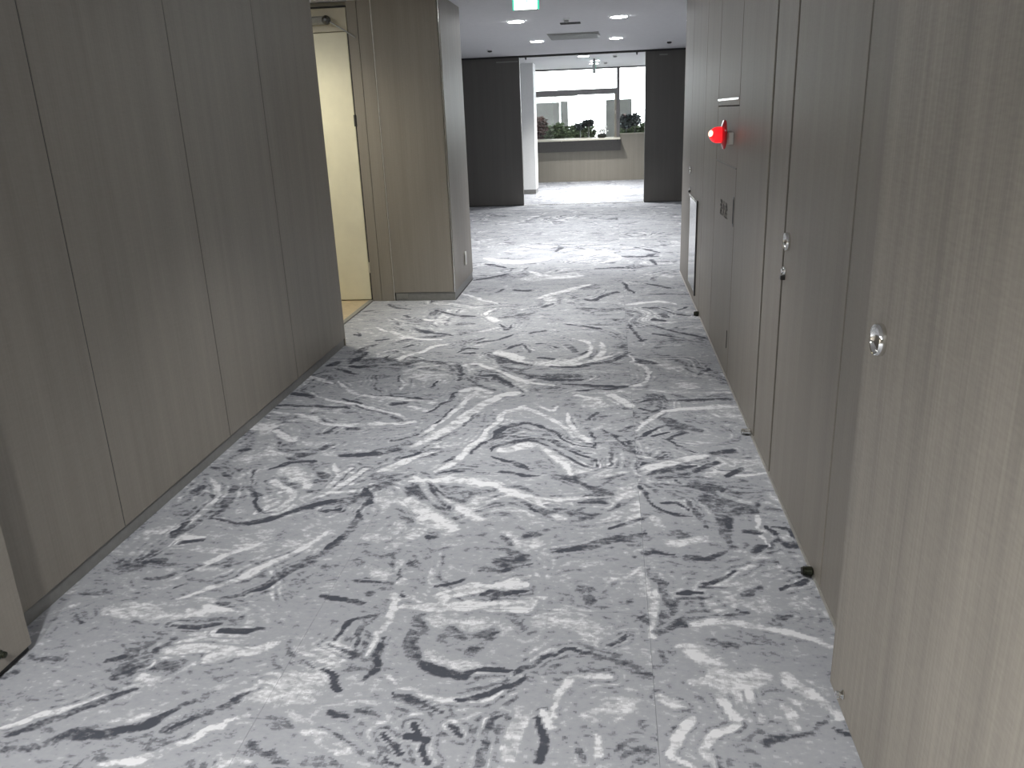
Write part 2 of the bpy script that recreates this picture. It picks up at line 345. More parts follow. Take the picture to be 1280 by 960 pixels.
(1.8,-1.526,2.349,0.029,-1.498,2.39,0.03,-1.461,2.443,0.031,-1.424,2.489,0.032,-1.387,2.532,0.032,-1.351,2.573,0.033,-1.323,2.602,0.033),
(-1.25,-1.624,2.325,0.02,-1.587,2.348,0.02,-1.541,2.378,0.02,-1.504,2.408,0.02,-1.478,2.432,0.021),
(1.1,-1.547,2.19,0.049,-1.501,2.187,0.05,-1.439,2.188,0.053,-1.365,2.2,0.055,-1.304,2.213,0.056),
(-1.25,-1.822,3.276,0.047,-1.768,3.237,0.044,-1.705,3.181,0.035,-1.663,3.115,0.03,-1.632,3.044,0.032,-1.616,2.971,0.037,-1.606,2.903,0.037,-1.597,2.84,0.037,-1.591,2.797,0.036),
(-2.05,-1.585,2.784,0.024,-1.541,2.762,0.025,-1.484,2.745,0.031,-1.43,2.754,0.035,-1.374,2.78,0.036,-1.318,2.824,0.035,-1.26,2.875,0.036,-1.198,2.92,0.037,-1.136,2.962,0.037,-1.068,3.005,0.038,-1.015,3.037,0.038),
(-1.25,-1.015,3.037,0.029,-0.993,3.076,0.029,-0.961,3.127,0.032,-0.916,3.18,0.033,-0.877,3.223,0.034),
(1.8,-1.781,3.131,0.026,-1.755,3.108,0.023,-1.724,3.071,0.02,-1.696,3.018,0.02,-1.675,2.956,0.023,-1.664,2.885,0.026,-1.66,2.82,0.029,-1.666,2.773,0.033,-1.672,2.742,0.034),
(1.8,-1.672,2.742,0.03,-1.676,2.688,0.026,-1.665,2.633,0.018,-1.611,2.617,0.033,-1.558,2.614,0.035),
(-2.05,-1.708,2.643,0.022,-1.69,2.704,0.022,-1.673,2.767,0.022),
(-2.05,-1.629,2.588,0.024,-1.589,2.593,0.024,-1.55,2.598,0.024),
(-2.05,-1.141,2.862,0.022,-1.121,2.87,0.022,-1.102,2.879,0.022),
(-2.05,-1.485,2.294,0.017,-1.468,2.304,0.017,-1.452,2.315,0.017),
(-2.05,-1.686,2.432,0.018,-1.644,2.44,0.018,-1.601,2.447,0.018),
(1.8,-1.476,3.156,0.02,-1.416,3.097,0.018,-1.356,3.025,0.015,-1.336,2.964,0.017,-1.339,2.913,0.027,-1.365,2.878,0.033,-1.394,2.857,0.034),
(1.8,-1.439,2.842,0.024,-1.414,2.89,0.025,-1.388,2.938,0.025),
(-2.05,-1.607,3.232,0.008,-1.562,3.117,0.008,-1.509,2.99,0.007,-1.464,2.908,0.007,-1.431,2.855,0.007),
(1.8,-1.452,3.237,0.05,-1.38,3.159,0.049,-1.311,3.085,0.047),
(1.1,-1.23,2.972,0.027,-1.214,3.068,0.028,-1.194,3.181,0.029,-1.179,3.243,0.031,-1.169,3.278,0.032),
(1.8,-1.201,3.002,0.037,-1.166,3.085,0.038,-1.126,3.183,0.037,-1.108,3.243,0.035,-1.099,3.28,0.034),
(-2.05,-1.552,3.274,0.028,-1.513,3.308,0.028,-1.464,3.344,0.029,-1.417,3.355,0.029,-1.381,3.356,0.028),
(-2.05,-1.289,3.429,0.044,-1.199,3.447,0.045,-1.095,3.47,0.045,-1.03,3.492,0.045,-0.988,3.509,0.045),
(-1.25,-0.972,3.385,0.049,-0.902,3.421,0.049,-0.831,3.459,0.049),
(1.8,-1.039,3.266,0.036,-0.992,3.319,0.036,-0.929,3.386,0.038,-0.863,3.448,0.039,-0.81,3.495,0.04),
(-2.05,-0.754,3.357,0.023,-0.739,3.391,0.023,-0.725,3.426,0.023),
(1.8,-0.765,3.274,0.044,-0.726,3.343,0.044,-0.682,3.427,0.041,-0.664,3.491,0.035,-0.657,3.535,0.033),
(1.8,-0.861,3.155,0.05,-0.802,3.165,0.05,-0.717,3.172,0.048,-0.614,3.16,0.046,-0.514,3.136,0.043,-0.439,3.095,0.038,-0.389,3.059,0.036),
(1.8,-0.821,2.987,0.072,-0.787,2.939,0.071,-0.747,2.882,0.069,-0.722,2.842,0.069,-0.695,2.808,0.081,-0.65,2.775,0.089,-0.612,2.75,0.091),
(1.8,-0.593,2.915,0.057,-0.554,2.864,0.056,-0.516,2.815,0.056),
(1.1,-0.924,2.678,0.056,-0.888,2.66,0.062,-0.848,2.658,0.067,-0.824,2.716,0.051,-0.808,2.779,0.049),
(1.1,-0.856,2.443,0.043,-0.823,2.409,0.046,-0.786,2.388,0.067,-0.763,2.434,0.052,-0.748,2.489,0.05),
(1.1,-0.689,2.784,0.057,-0.72,2.726,0.056,-0.756,2.662,0.057,-0.786,2.62,0.059,-0.808,2.592,0.06),
(-2.05,-1.037,3.065,0.024,-1.007,3.009,0.023,-0.979,2.954,0.023),
(-2.05,-0.839,2.347,0.019,-0.813,2.35,0.019,-0.788,2.353,0.019),
(-2.05,-0.967,2.258,0.02,-0.934,2.252,0.02,-0.89,2.244,0.019,-0.841,2.233,0.019,-0.802,2.223,0.019),
(-2.05,-0.586,2.342,0.017,-0.549,2.36,0.017,-0.51,2.377,0.017),
(-2.05,-0.732,2.449,0.017,-0.708,2.363,0.016,-0.686,2.282,0.016),
(-1.25,-0.704,2.491,0.028,-0.684,2.472,0.028,-0.663,2.453,0.028),
(-2.05,-0.805,2.267,0.017,-0.78,2.29,0.017,-0.756,2.314,0.018),
(-2.05,-0.457,2.434,0.027,-0.429,2.446,0.027,-0.388,2.467,0.026,-0.334,2.501,0.026,-0.289,2.532,0.026),
(-1.25,-0.404,2.59,0.031,-0.358,2.571,0.031,-0.312,2.552,0.03),
(1.8,-0.565,2.289,0.028,-0.527,2.314,0.028,-0.473,2.339,0.029,-0.41,2.339,0.029,-0.351,2.336,0.029,-0.304,2.352,0.029,-0.273,2.368,0.028),
(1.1,-0.711,2.299,0.03,-0.704,2.336,0.03,-0.698,2.373,0.031),
(-2.05,-0.385,2.29,0.014,-0.342,2.305,0.014,-0.299,2.321,0.014),
(-2.05,-0.688,2.665,0.032,-0.675,2.671,0.032,-0.661,2.678,0.032),
(-1.25,-0.797,2.55,0.015,-0.775,2.488,0.015,-0.754,2.428,0.015),
(-1.25,-1.704,2.463,0.033,-1.703,2.532,0.035,-1.695,2.62,0.042,-1.665,2.691,0.048,-1.635,2.744,0.051),
(-1.25,-1.791,2.895,0.032,-1.788,2.98,0.033,-1.785,3.069,0.034),
(1.1,-0.529,2.309,0.022,-0.53,2.264,0.021,-0.532,2.221,0.021),
(-2.05,0.123,3.143,0.013,0.146,3.077,0.012,0.175,2.999,0.012,0.201,2.934,0.013,0.23,2.888,0.018,0.273,2.88,0.02,0.31,2.885,0.019),
(-1.25,0.388,3.054,0.085,0.406,2.999,0.081,0.425,2.929,0.074,0.434,2.867,0.066,0.438,2.802,0.062,0.441,2.719,0.06,0.442,2.655,0.058),
(-2.05,0.436,3.02,0.027,0.441,2.945,0.026,0.446,2.865,0.026,0.453,2.824,0.028,0.457,2.802,0.029),
(-2.05,0.16,3.262,0.034,0.202,3.281,0.035,0.259,3.306,0.035,0.323,3.332,0.036,0.376,3.352,0.036),
(1.8,0.135,3.331,0.058,0.177,3.345,0.058,0.24,3.37,0.056,0.331,3.418,0.055,0.41,3.462,0.055),
(-2.05,0.137,3.388,0.019,0.163,3.399,0.018,0.196,3.418,0.016,0.225,3.45,0.014,0.247,3.479,0.013),
(-2.05,0.501,3.273,0.02,0.535,3.301,0.02,0.57,3.329,0.02),
(-2.05,0.585,2.818,0.025,0.6,2.778,0.025,0.616,2.73,0.022,0.621,2.686,0.021,0.629,2.654,0.032,0.655,2.656,0.031,0.681,2.666,0.029),
(-2.05,0.681,2.666,0.012,0.679,2.716,0.013,0.671,2.771,0.018,0.641,2.797,0.024,0.612,2.809,0.025),
(1.8,0.562,2.912,0.014,0.557,2.845,0.014,0.552,2.766,0.014,0.548,2.699,0.013,0.546,2.65,0.013),
(-2.05,0.128,2.603,0.017,0.169,2.596,0.016,0.21,2.589,0.016),
(-2.05,0.255,2.582,0.029,0.291,2.577,0.029,0.336,2.577,0.028,0.38,2.596,0.025,0.414,2.617,0.024),
(1.8,0.394,2.468,0.016,0.442,2.5,0.016,0.49,2.532,0.016),
(-2.05,0.3,2.406,0.012,0.332,2.416,0.012,0.372,2.434,0.011,0.406,2.466,0.009,0.432,2.495,0.009),
(-2.05,-0.192,2.597,0.033,-0.141,2.611,0.033,-0.079,2.631,0.032,-0.031,2.655,0.031,0.016,2.683,0.031,0.073,2.718,0.031,0.119,2.747,0.031),
(-1.25,-0.088,2.624,0.06,-0.038,2.658,0.062,0.026,2.693,0.067,0.081,2.7,0.071,0.122,2.698,0.071),
(-2.05,0.007,2.762,0.018,0.044,2.804,0.019,0.088,2.85,0.02,0.113,2.865,0.024,0.128,2.869,0.025),
(-2.05,-0.399,2.496,0.018,-0.345,2.512,0.018,-0.29,2.528,0.018),
(-2.05,-0.392,2.444,0.015,-0.36,2.452,0.015,-0.321,2.465,0.015,-0.291,2.485,0.014,-0.269,2.503,0.014),
(1.8,0.534,3.274,0.021,0.601,3.283,0.021,0.668,3.291,0.021),
(-1.25,0.147,2.439,0.044,0.162,2.414,0.041,0.178,2.376,0.034,0.183,2.318,0.031,0.184,2.27,0.03),
(-2.05,-0.349,2.979,0.018,-0.321,2.939,0.017,-0.294,2.9,0.017),
(-2.05,-0.246,2.96,0.021,-0.228,2.964,0.021,-0.209,2.968,0.021),
(-2.05,0.227,3.001,0.02,0.252,3.006,0.021,0.279,3.003,0.018,0.295,2.969,0.012,0.305,2.935,0.011),
(-2.05,0.285,3.213,0.018,0.29,3.2,0.018,0.294,3.187,0.018),
(-1.25,0.24,2.752,0.046,0.258,2.728,0.046,0.275,2.704,0.045),
(-1.25,0.478,2.953,0.055,0.517,2.944,0.055,0.556,2.934,0.054),
(-2.05,0.485,2.931,0.028,0.502,2.943,0.028,0.519,2.955,0.028),
(-1.25,0.62,2.959,0.052,0.642,2.943,0.051,0.663,2.927,0.051),
(1.8,0.039,3.029,0.049,0.077,3.055,0.049,0.115,3.081,0.05),
(1.8,-0.466,3.085,0.024,-0.432,3.063,0.025,-0.383,3.038,0.027,-0.321,3.026,0.028,-0.25,3.019,0.029,-0.173,3.013,0.029,-0.099,3.012,0.029,-0.037,3.02,0.028,0.007,3.028,0.028),
(-2.05,-0.5,3.256,0.027,-0.459,3.251,0.027,-0.405,3.245,0.027,-0.346,3.239,0.027,-0.3,3.235,0.027),
(-1.25,-0.278,3.254,0.044,-0.244,3.238,0.043,-0.195,3.211,0.041,-0.138,3.169,0.038,-0.08,3.124,0.038,-0.022,3.084,0.037,0.007,3.052,0.024,-0.041,3.036,0.043,-0.1,3.029,0.043),
(1.8,-0.381,2.362,0.026,-0.358,2.369,0.026,-0.33,2.381,0.025,-0.301,2.4,0.024,-0.279,2.416,0.024),
(1.8,-0.368,2.261,0.038,-0.346,2.258,0.038,-0.315,2.257,0.039,-0.278,2.262,0.039,-0.248,2.268,0.039),
(-2.05,-0.374,2.307,0.012,-0.331,2.317,0.012,-0.288,2.327,0.012),
(1.1,-0.012,2.414,0.014,0.02,2.42,0.014,0.059,2.434,0.013,0.091,2.466,0.011,0.114,2.496,0.011),
(1.1,-0.367,2.705,0.055,-0.341,2.675,0.057,-0.311,2.649,0.071,-0.289,2.656,0.073,-0.274,2.67,0.067),
(-1.25,-0.406,2.704,0.032,-0.383,2.675,0.032,-0.36,2.646,0.031),
(-1.25,-0.297,2.708,0.039,-0.274,2.72,0.039,-0.25,2.731,0.039),
(-2.05,-0.109,2.976,0.019,-0.061,2.972,0.019,-0.014,2.968,0.018),
(-1.25,-0.126,2.384,0.028,-0.098,2.365,0.028,-0.072,2.347,0.027),
(-1.25,-0.045,2.302,0.023,-0.016,2.342,0.023,0.015,2.383,0.023),
(-2.05,0.226,2.332,0.012,0.26,2.338,0.012,0.294,2.343,0.012),
(-1.25,0.298,2.382,0.022,0.348,2.377,0.022,0.398,2.372,0.022),
(-1.25,0.357,3.164,0.076,0.394,3.152,0.076,0.43,3.141,0.075),
(-1.25,0.322,3.016,0.028,0.33,2.955,0.027,0.34,2.882,0.027,0.35,2.821,0.027,0.358,2.778,0.027),
(-2.05,0.483,3.143,0.018,0.469,3.118,0.018,0.456,3.093,0.018),
(1.1,0.252,2.655,0.051,0.296,2.676,0.051,0.34,2.698,0.051),
(1.1,0.159,2.874,0.029,0.172,2.832,0.029,0.184,2.791,0.029),
(-2.05,0.512,2.612,0.019,0.525,2.631,0.019,0.537,2.65,0.019),
(-1.25,0.527,2.542,0.041,0.545,2.543,0.041,0.563,2.544,0.041),
(-2.05,0.556,2.373,0.012,0.589,2.394,0.012,0.623,2.415,0.012),
(-2.05,0.547,2.766,0.028,0.528,2.765,0.028,0.509,2.764,0.028),
(1.1,0.634,2.73,0.051,0.642,2.721,0.051,0.649,2.712,0.051),
(1.8,0.147,4.935,0.067,0.179,4.913,0.056,0.214,4.862,0.035,0.236,4.751,0.025,0.244,4.636,0.021,0.227,4.561,0.028,0.2,4.509,0.04,0.171,4.481,0.052,0.147,4.469,0.057),
(1.1,0.145,4.408,0.047,0.222,4.39,0.047,0.319,4.37,0.046,0.403,4.358,0.046,0.489,4.351,0.046,0.592,4.35,0.046,0.672,4.351,0.046),
(1.1,0.376,4.469,0.097,0.426,4.469,0.097,0.476,4.469,0.097),
(-2.05,0.127,4.182,0.027,0.181,4.204,0.027,0.261,4.226,0.029,0.353,4.224,0.029,0.452,4.22,0.029,0.561,4.233,0.028,0.646,4.247,0.028),
(-2.05,0.16,4.094,0.018,0.191,4.071,0.019,0.228,4.053,0.02,0.257,4.068,0.017,0.277,4.088,0.015),
(1.8,0.126,3.771,0.024,0.156,3.841,0.025,0.199,3.927,0.028,0.242,3.992,0.035,0.297,4.044,0.044,0.374,4.079,0.05,0.464,4.104,0.053,0.581,4.122,0.054,0.677,4.133,0.054),
(-2.05,0.129,3.683,0.019,0.167,3.723,0.019,0.214,3.773,0.018,0.249,3.818,0.019,0.284,3.85,0.025,0.329,3.852,0.028,0.372,3.836,0.025,0.407,3.805,0.022,0.431,3.777,0.021),
(-1.25,0.29,3.929,0.056,0.333,3.886,0.056,0.383,3.836,0.055,0.418,3.801,0.054,0.442,3.777,0.054),
(-2.05,0.277,3.658,0.013,0.29,3.62,0.014,0.308,3.575,0.016,0.331,3.546,0.019,0.355,3.523,0.02,0.377,3.507,0.022,0.393,3.498,0.022),
(-2.05,0.283,3.672,0.024,0.318,3.709,0.024,0.353,3.746,0.024),
(-2.05,0.2,3.713,0.02,0.239,3.736,0.02,0.279,3.759,0.02),
(1.8,0.141,3.293,0.039,0.189,3.326,0.04,0.253,3.368,0.041,0.319,3.41,0.041,0.378,3.446,0.042,0.412,3.465,0.044,0.431,3.473,0.045),
(-2.05,0.159,3.258,0.028,0.214,3.289,0.028,0.269,3.32,0.029),
(-2.05,0.134,3.365,0.016,0.196,3.41,0.016,0.259,3.456,0.016),
(-2.05,0.516,4.678,0.033,0.55,4.716,0.031,0.585,4.766,0.02,0.587,4.818,0.018,0.581,4.858,0.021),
(-2.05,0.494,3.269,0.019,0.532,3.305,0.019,0.571,3.341,0.019),
(-2.05,0.474,3.5,0.038,0.516,3.514,0.038,0.558,3.528,0.038),
(-2.05,0.374,3.3,0.028,0.404,3.335,0.028,0.44,3.374,0.03,0.46,3.391,0.033,0.472,3.399,0.035),
(-1.25,0.206,3.226,0.034,0.269,3.245,0.035,0.332,3.264,0.035),
(1.8,-0.711,5.072,0.044,-0.641,5.011,0.045,-0.55,4.943,0.047,-0.463,4.895,0.052,-0.372,4.868,0.057,-0.272,4.879,0.057,-0.176,4.914,0.053,-0.101,4.97,0.047,-0.036,5.036,0.044,0.031,5.107,0.044,0.08,5.164,0.043),
(-2.05,-0.37,4.844,0.037,-0.296,4.83,0.037,-0.201,4.828,0.037,-0.119,4.871,0.033,-0.036,4.937,0.031,0.06,5.024,0.03,0.137,5.1,0.03),
(1.8,-0.702,4.776,0.033,-0.661,4.727,0.033,-0.604,4.662,0.034,-0.539,4.593,0.036,-0.468,4.531,0.041,-0.385,4.492,0.045,-0.318,4.469,0.046),
(-1.25,-0.734,5.021,0.057,-0.688,4.931,0.059,-0.623,4.823,0.066,-0.549,4.731,0.078,-0.467,4.661,0.1,-0.371,4.64,0.113,-0.275,4.638,0.114,-0.182,4.636,0.114,-0.114,4.637,0.114),
(-2.05,-0.556,4.729,0.023,-0.457,4.642,0.024,-0.337,4.561,0.028,-0.225,4.563,0.03,-0.139,4.586,0.029),
(-1.25,-0.678,4.596,0.032,-0.62,4.51,0.031,-0.563,4.428,0.031),
(-2.05,-0.267,4.489,0.033,-0.181,4.48,0.033,-0.071,4.469,0.032,0.037,4.457,0.032,0.121,4.448,0.032),
(-2.05,-0.197,4.368,0.031,-0.124,4.386,0.031,-0.032,4.408,0.031,0.055,4.431,0.031,0.121,4.448,0.031),
(1.8,-0.007,4.311,0.073,0.027,4.27,0.071,0.067,4.218,0.064,0.095,4.167,0.057,0.113,4.128,0.054),
(-2.05,-0.109,3.923,0.01,-0.107,3.945,0.011,-0.099,3.972,0.016,-0.076,4.001,0.02,-0.053,4.023,0.02),
(1.8,-0.182,4.31,0.032,-0.136,4.263,0.032,-0.092,4.217,0.032),
(-2.05,-0.106,3.797,0.013,-0.089,3.73,0.013,-0.07,3.651,0.012,-0.062,3.586,0.011,-0.058,3.54,0.011),
(-2.05,-0.039,3.799,0.021,-0.009,3.761,0.02,0.027,3.71,0.017,0.049,3.655,0.014,0.068,3.597,0.015,0.096,3.537,0.015,0.118,3.491,0.015),
(1.8,-0.23,4.021,0.024,-0.218,3.932,0.024,-0.198,3.827,0.027,-0.162,3.744,0.031,-0.125,3.678,0.034,-0.098,3.641,0.038,-0.081,3.622,0.041),
(-1.25,0.091,3.682,0.025,0.1,3.598,0.024,0.108,3.517,0.024),
(1.8,-0.383,4.142,0.018,-0.345,4.093,0.019,-0.304,4.055,0.027,-0.283,4.084,0.016,-0.272,4.125,0.013),
(-1.25,0.005,3.515,0.013,0.01,3.437,0.012,0.015,3.362,0.012),
(-1.25,0.055,3.776,0.027,0.08,3.801,0.027,0.106,3.825,0.027),
(1.8,-0.588,3.917,0.035,-0.569,3.962,0.038,-0.541,4.018,0.043,-0.506,4.064,0.053,-0.464,4.088,0.063,-0.413,4.059,0.047,-0.36,4.003,0.039,-0.307,3.935,0.035,-0.256,3.857,0.032,-0.206,3.764,0.029,-0.169,3.692,0.028),
(-2.05,-0.565,3.744,0.018,-0.546,3.779,0.019,-0.517,3.822,0.023,-0.476,3.855,0.027,-0.43,3.87,0.028,-0.388,3.849,0.022,-0.344,3.809,0.02,-0.294,3.76,0.019,-0.247,3.705,0.016,-0.212,3.644,0.015,-0.176,3.592,0.02,-0.118,3.566,0.023,-0.069,3.553,0.024),
(-1.25,-0.557,3.684,0.02,-0.532,3.72,0.021,-0.498,3.76,0.023,-0.464,3.786,0.027,-0.422,3.792,0.027,-0.371,3.769,0.022,-0.315,3.718,0.017,-0.255,3.624,0.015,-0.195,3.537,0.018,-0.129,3.501,0.022,-0.078,3.486,0.023),
(-2.05,-0.536,3.529,0.017,-0.518,3.562,0.018,-0.491,3.599,0.021,-0.457,3.621,0.025,-0.417,3.629,0.026,-0.373,3.618,0.023,-0.326,3.589,0.019,-0.279,3.539,0.016,-0.234,3.482,0.015,-0.194,3.429,0.015,-0.157,3.382,0.016,-0.118,3.345,0.018,-0.085,3.322,0.021,-0.063,3.325,0.021,-0.05,3.335,0.018),
(-2.05,-0.05,3.335,0.008,-0.057,3.38,0.009,-0.077,3.434,0.014,-0.126,3.465,0.018,-0.182,3.497,0.016,-0.235,3.56,0.014,-0.275,3.618,0.014),
(1.8,-0.5,3.502,0.036,-0.472,3.542,0.039,-0.434,3.581,0.046,-0.397,3.589,0.05,-0.358,3.574,0.039,-0.316,3.527,0.031,-0.275,3.468,0.028,-0.238,3.412,0.027,-0.206,3.355,0.024,-0.179,3.289,0.022,-0.161,3.237,0.021),
(-2.05,-0.52,3.41,0.028,-0.486,3.397,0.027,-0.443,3.374,0.023,-0.403,3.329,0.019,-0.373,3.29,0.018),
(1.8,0.186,4.862,0.017,0.162,4.983,0.018,0.137,5.11,0.018),
(-1.25,0.189,4.934,0.056,0.23,4.922,0.056,0.271,4.909,0.056),
(1.8,-0.63,4.232,0.042,-0.613,4.269,0.045,-0.588,4.309,0.059,-0.555,4.323,0.07,-0.526,4.328,0.071),
(1.8,-1.653,4.555,0.026,-1.603,4.486,0.027,-1.536,4.406,0.031,-1.47,4.35,0.037,-1.397,4.305,0.043,-1.317,4.275,0.047,-1.222,4.248,0.048,-1.086,4.207,0.047,-0.973,4.174,0.047),
(-2.05,-1.357,4.306,0.018,-1.294,4.294,0.018,-1.203,4.275,0.018,-1.082,4.245,0.018,-0.982,4.219,0.017),
(-1.25,-1.43,4.666,0.019,-1.421,4.586,0.018,-1.402,4.49,0.016,-1.36,4.406,0.019,-1.321,4.345,0.02),
(-1.25,-1.564,4.88,0.039,-1.469,4.879,0.04,-1.358,4.888,0.041,-1.289,4.928,0.04,-1.227,4.966,0.042,-1.142,4.963,0.039,-1.075,4.949,0.038),
(-1.25,-1.075,4.949,0.021,-1.017,4.878,0.019,-0.955,4.778,0.014,-0.92,4.654,0.011,-0.9,4.553,0.011),
(-2.05,-0.974,4.923,0.032,-0.948,4.865,0.029,-0.919,4.778,0.025,-0.901,4.655,0.025,-0.89,4.553,0.025),
(1.8,-1.282,4.643,0.014,-1.252,4.561,0.014,-1.222,4.469,0.013,-1.21,4.407,0.014,-1.206,4.366,0.014),
(-2.05,-1.273,4.554,0.013,-1.277,4.609,0.013,-1.28,4.665,0.013),
(1.1,-1.197,4.469,0.019,-1.222,4.566,0.019,-1.243,4.688,0.023,-1.232,4.782,0.037,-1.201,4.852,0.06,-1.143,4.874,0.07,-1.089,4.875,0.069),
(1.1,-1.168,4.642,0.11,-1.093,4.653,0.11,-1.018,4.664,0.11),
(-2.05,-1.043,4.448,0.016,-1.032,4.511,0.017,-1.022,4.575,0.017),
(-2.05,-1.866,4.122,0.032,-1.801,4.117,0.032,-1.717,4.113,0.033,-1.638,4.116,0.033,-1.561,4.114,0.03,-1.484,4.087,0.027,-1.428,4.061,0.025),
(1.8,-1.825,4.021,0.045,-1.77,4.009,0.043,-1.696,3.987,0.039,-1.616,3.947,0.035,-1.54,3.903,0.032,-1.49,3.866,0.033,-1.432,3.839,0.042,-1.323,3.833,0.045,-1.213,3.836,0.045,-1.145,3.838,0.046,-1.095,3.844,0.047,-1.043,3.862,0.046,-1.007,3.878,0.046),
(1.8,-1.762,4.344,0.023,-1.696,4.289,0.024,-1.612,4.226,0.026,-1.536,4.186,0.029,-1.456,4.152,0.031,-1.369,4.119,0.03,-1.281,4.08,0.027,-1.195,4.018,0.023,-1.124,3.96,0.022,-1.084,3.927,0.022,-1.063,3.91,0.022),
(-1.25,-1.419,4.115,0.029,-1.352,4.083,0.028,-1.269,4.038,0.025,-1.201,3.985,0.022,-1.142,3.936,0.023,-1.091,3.903,0.025,-1.056,3.884,0.025),
(1.8,-1.096,4.1,0.024,-1.033,4.074,0.024,-0.971,4.048,0.024),
(-2.05,-1.843,4.304,0.041,-1.774,4.284,0.041,-1.706,4.265,0.041),
(1.8,-1.857,4.645,0.039,-1.768,4.577,0.038,-1.682,4.512,0.038),
(-2.05,-1.344,3.792,0.028,-1.318,3.785,0.028,-1.291,3.777,0.028),
(-2.05,-1.431,3.728,0.019,-1.42,3.767,0.019,-1.409,3.807,0.02),
(-2.05,-1.52,4.227,0.019,-1.446,4.18,0.019,-1.373,4.134,0.018),
(-2.05,-1.185,4.154,0.046,-1.161,4.158,0.046,-1.136,4.162,0.046),
(-2.05,-0.964,4.013,0.021,-0.947,4.082,0.022,-0.922,4.174,0.023,-0.89,4.27,0.025,-0.864,4.347,0.026),
(1.8,-0.598,4.309,0.089,-0.649,4.209,0.085,-0.706,4.086,0.077,-0.739,3.981,0.069,-0.769,3.881,0.07,-0.808,3.784,0.074,-0.85,3.693,0.076,-0.896,3.608,0.078,-0.931,3.547,0.078),
(1.8,-0.726,4.387,0.063,-0.76,4.345,0.056,-0.798,4.269,0.04,-0.814,4.145,0.033,-0.829,4.014,0.036,-0.863,3.907,0.041,-0.898,3.815,0.04,-0.924,3.741,0.039,-0.941,3.692,0.039),
(-2.05,-0.848,4.12,0.011,-0.858,4.018,0.011,-0.87,3.913,0.012,-0.883,3.868,0.014,-0.893,3.847,0.016),
(-1.25,-0.695,4.016,0.015,-0.728,3.892,0.014,-0.77,3.755,0.016,-0.817,3.664,0.017,-0.854,3.605,0.018),
(-2.05,-0.76,3.352,0.017,-0.744,3.391,0.017,-0.727,3.43,0.017),
(1.8,-0.764,3.271,0.03,-0.739,3.327,0.031,-0.707,3.405,0.031,-0.677,3.479,0.03,-0.648,3.568,0.028,-0.622,3.689,0.027,-0.595,3.82,0.028,-0.571,3.937,0.03,-0.54,4.035,0.041,-0.487,4.093,0.054,-0.44,4.124,0.058),
(-2.05,-0.644,3.472,0.019,-0.626,3.53,0.019,-0.6,3.611,0.02,-0.565,3.704,0.022,-0.522,3.79,0.028,-0.463,3.834,0.035,-0.414,3.855,0.037),
(-1.25,-0.602,3.555,0.019,-0.582,3.62,0.021,-0.545,3.699,0.028,-0.473,3.755,0.033,-0.408,3.792,0.034),
(1.8,-0.928,4.874,0.057,-0.889,4.895,0.06,-0.831,4.897,0.05,-0.757,4.836,0.037,-0.682,4.753,0.032,-0.62,4.67,0.03,-0.566,4.596,0.032,-0.514,4.543,0.035,-0.477,4.51,0.036),
(-2.05,-0.79,5.126,0.038,-0.739,5.067,0.039,-0.669,4.994,0.042,-0.582,4.923,0.044,-0.511,4.869,0.044),
(-2.05,-0.798,4.685,0.043,-0.747,4.675,0.04,-0.681,4.64,0.028,-0.613,4.539,0.021,-0.563,4.448,0.02),
(-1.25,-0.874,4.641,0.022,-0.819,4.559,0.022,-0.751,4.469,0.025,-0.692,4.417,0.03,-0.647,4.387,0.031),
(1.8,-0.841,4.367,0.051,-0.811,4.391,0.055,-0.768,4.407,0.055,-0.713,4.38,0.045,-0.668,4.347,0.042),
(-2.05,-1.284,3.424,0.033,-1.244,3.43,0.033,-1.191,3.445,0.034,-1.135,3.479,0.033,-1.079,3.516,0.034,-1.021,3.542,0.034,-0.978,3.56,0.035),
(-1.25,-1.084,3.494,0.079,-1.052,3.509,0.078,-1.016,3.531,0.074,-0.991,3.562,0.067,-0.974,3.589,0.064),
(-2.05,-1.06,3.615,0.024,-1.014,3.66,0.024,-0.967,3.706,0.025),
(-2.05,-0.961,3.398,0.025,-0.932,3.419,0.025,-0.898,3.452,0.022,-0.872,3.504,0.019,-0.854,3.549,0.019),
(-2.05,-1.647,4.856,0.047,-1.577,4.848,0.047,-1.508,4.84,0.047),
(-2.05,-1.685,4.931,0.064,-1.675,4.987,0.063,-1.663,5.06,0.059,-1.658,5.135,0.054,-1.656,5.195,0.053),
(-2.05,-1.721,4.808,0.021,-1.652,4.753,0.02,-1.584,4.699,0.02),
(-2.05,-1.806,4.883,0.058,-1.792,4.907,0.059,-1.777,4.932,0.059),
(1.8,-1.699,3.739,0.046,-1.673,3.712,0.047,-1.639,3.678,0.049,-1.6,3.645,0.052,-1.569,3.619,0.052),
(1.8,-1.859,3.8,0.097,-1.81,3.801,0.097,-1.761,3.801,0.097),
(1.1,-1.469,3.245,0.104,-1.432,3.234,0.103,-1.396,3.222,0.103),
(1.8,-1.284,3.325,0.02,-1.246,3.276,0.019,-1.209,3.228,0.019),
(-2.05,-1.547,3.28,0.029,-1.521,3.305,0.029,-1.481,3.332,0.03,-1.425,3.343,0.029,-1.378,3.348,0.029),
(-2.05,-1.792,3.485,0.028,-1.778,3.492,0.028,-1.764,3.5,0.028),
(-1.25,-1.485,3.371,0.061,-1.447,3.42,0.061,-1.403,3.481,0.059,-1.378,3.53,0.054,-1.364,3.566,0.053),
(1.8,-1.013,3.271,0.029,-0.976,3.3,0.028,-0.927,3.348,0.027,-0.874,3.425,0.025,-0.831,3.494,0.025),
(1.8,-1.204,3.181,0.026,-1.19,3.235,0.027,-1.176,3.29,0.027),
(1.8,-1.122,3.183,0.024,-1.114,3.231,0.024,-1.104,3.28,0.025),
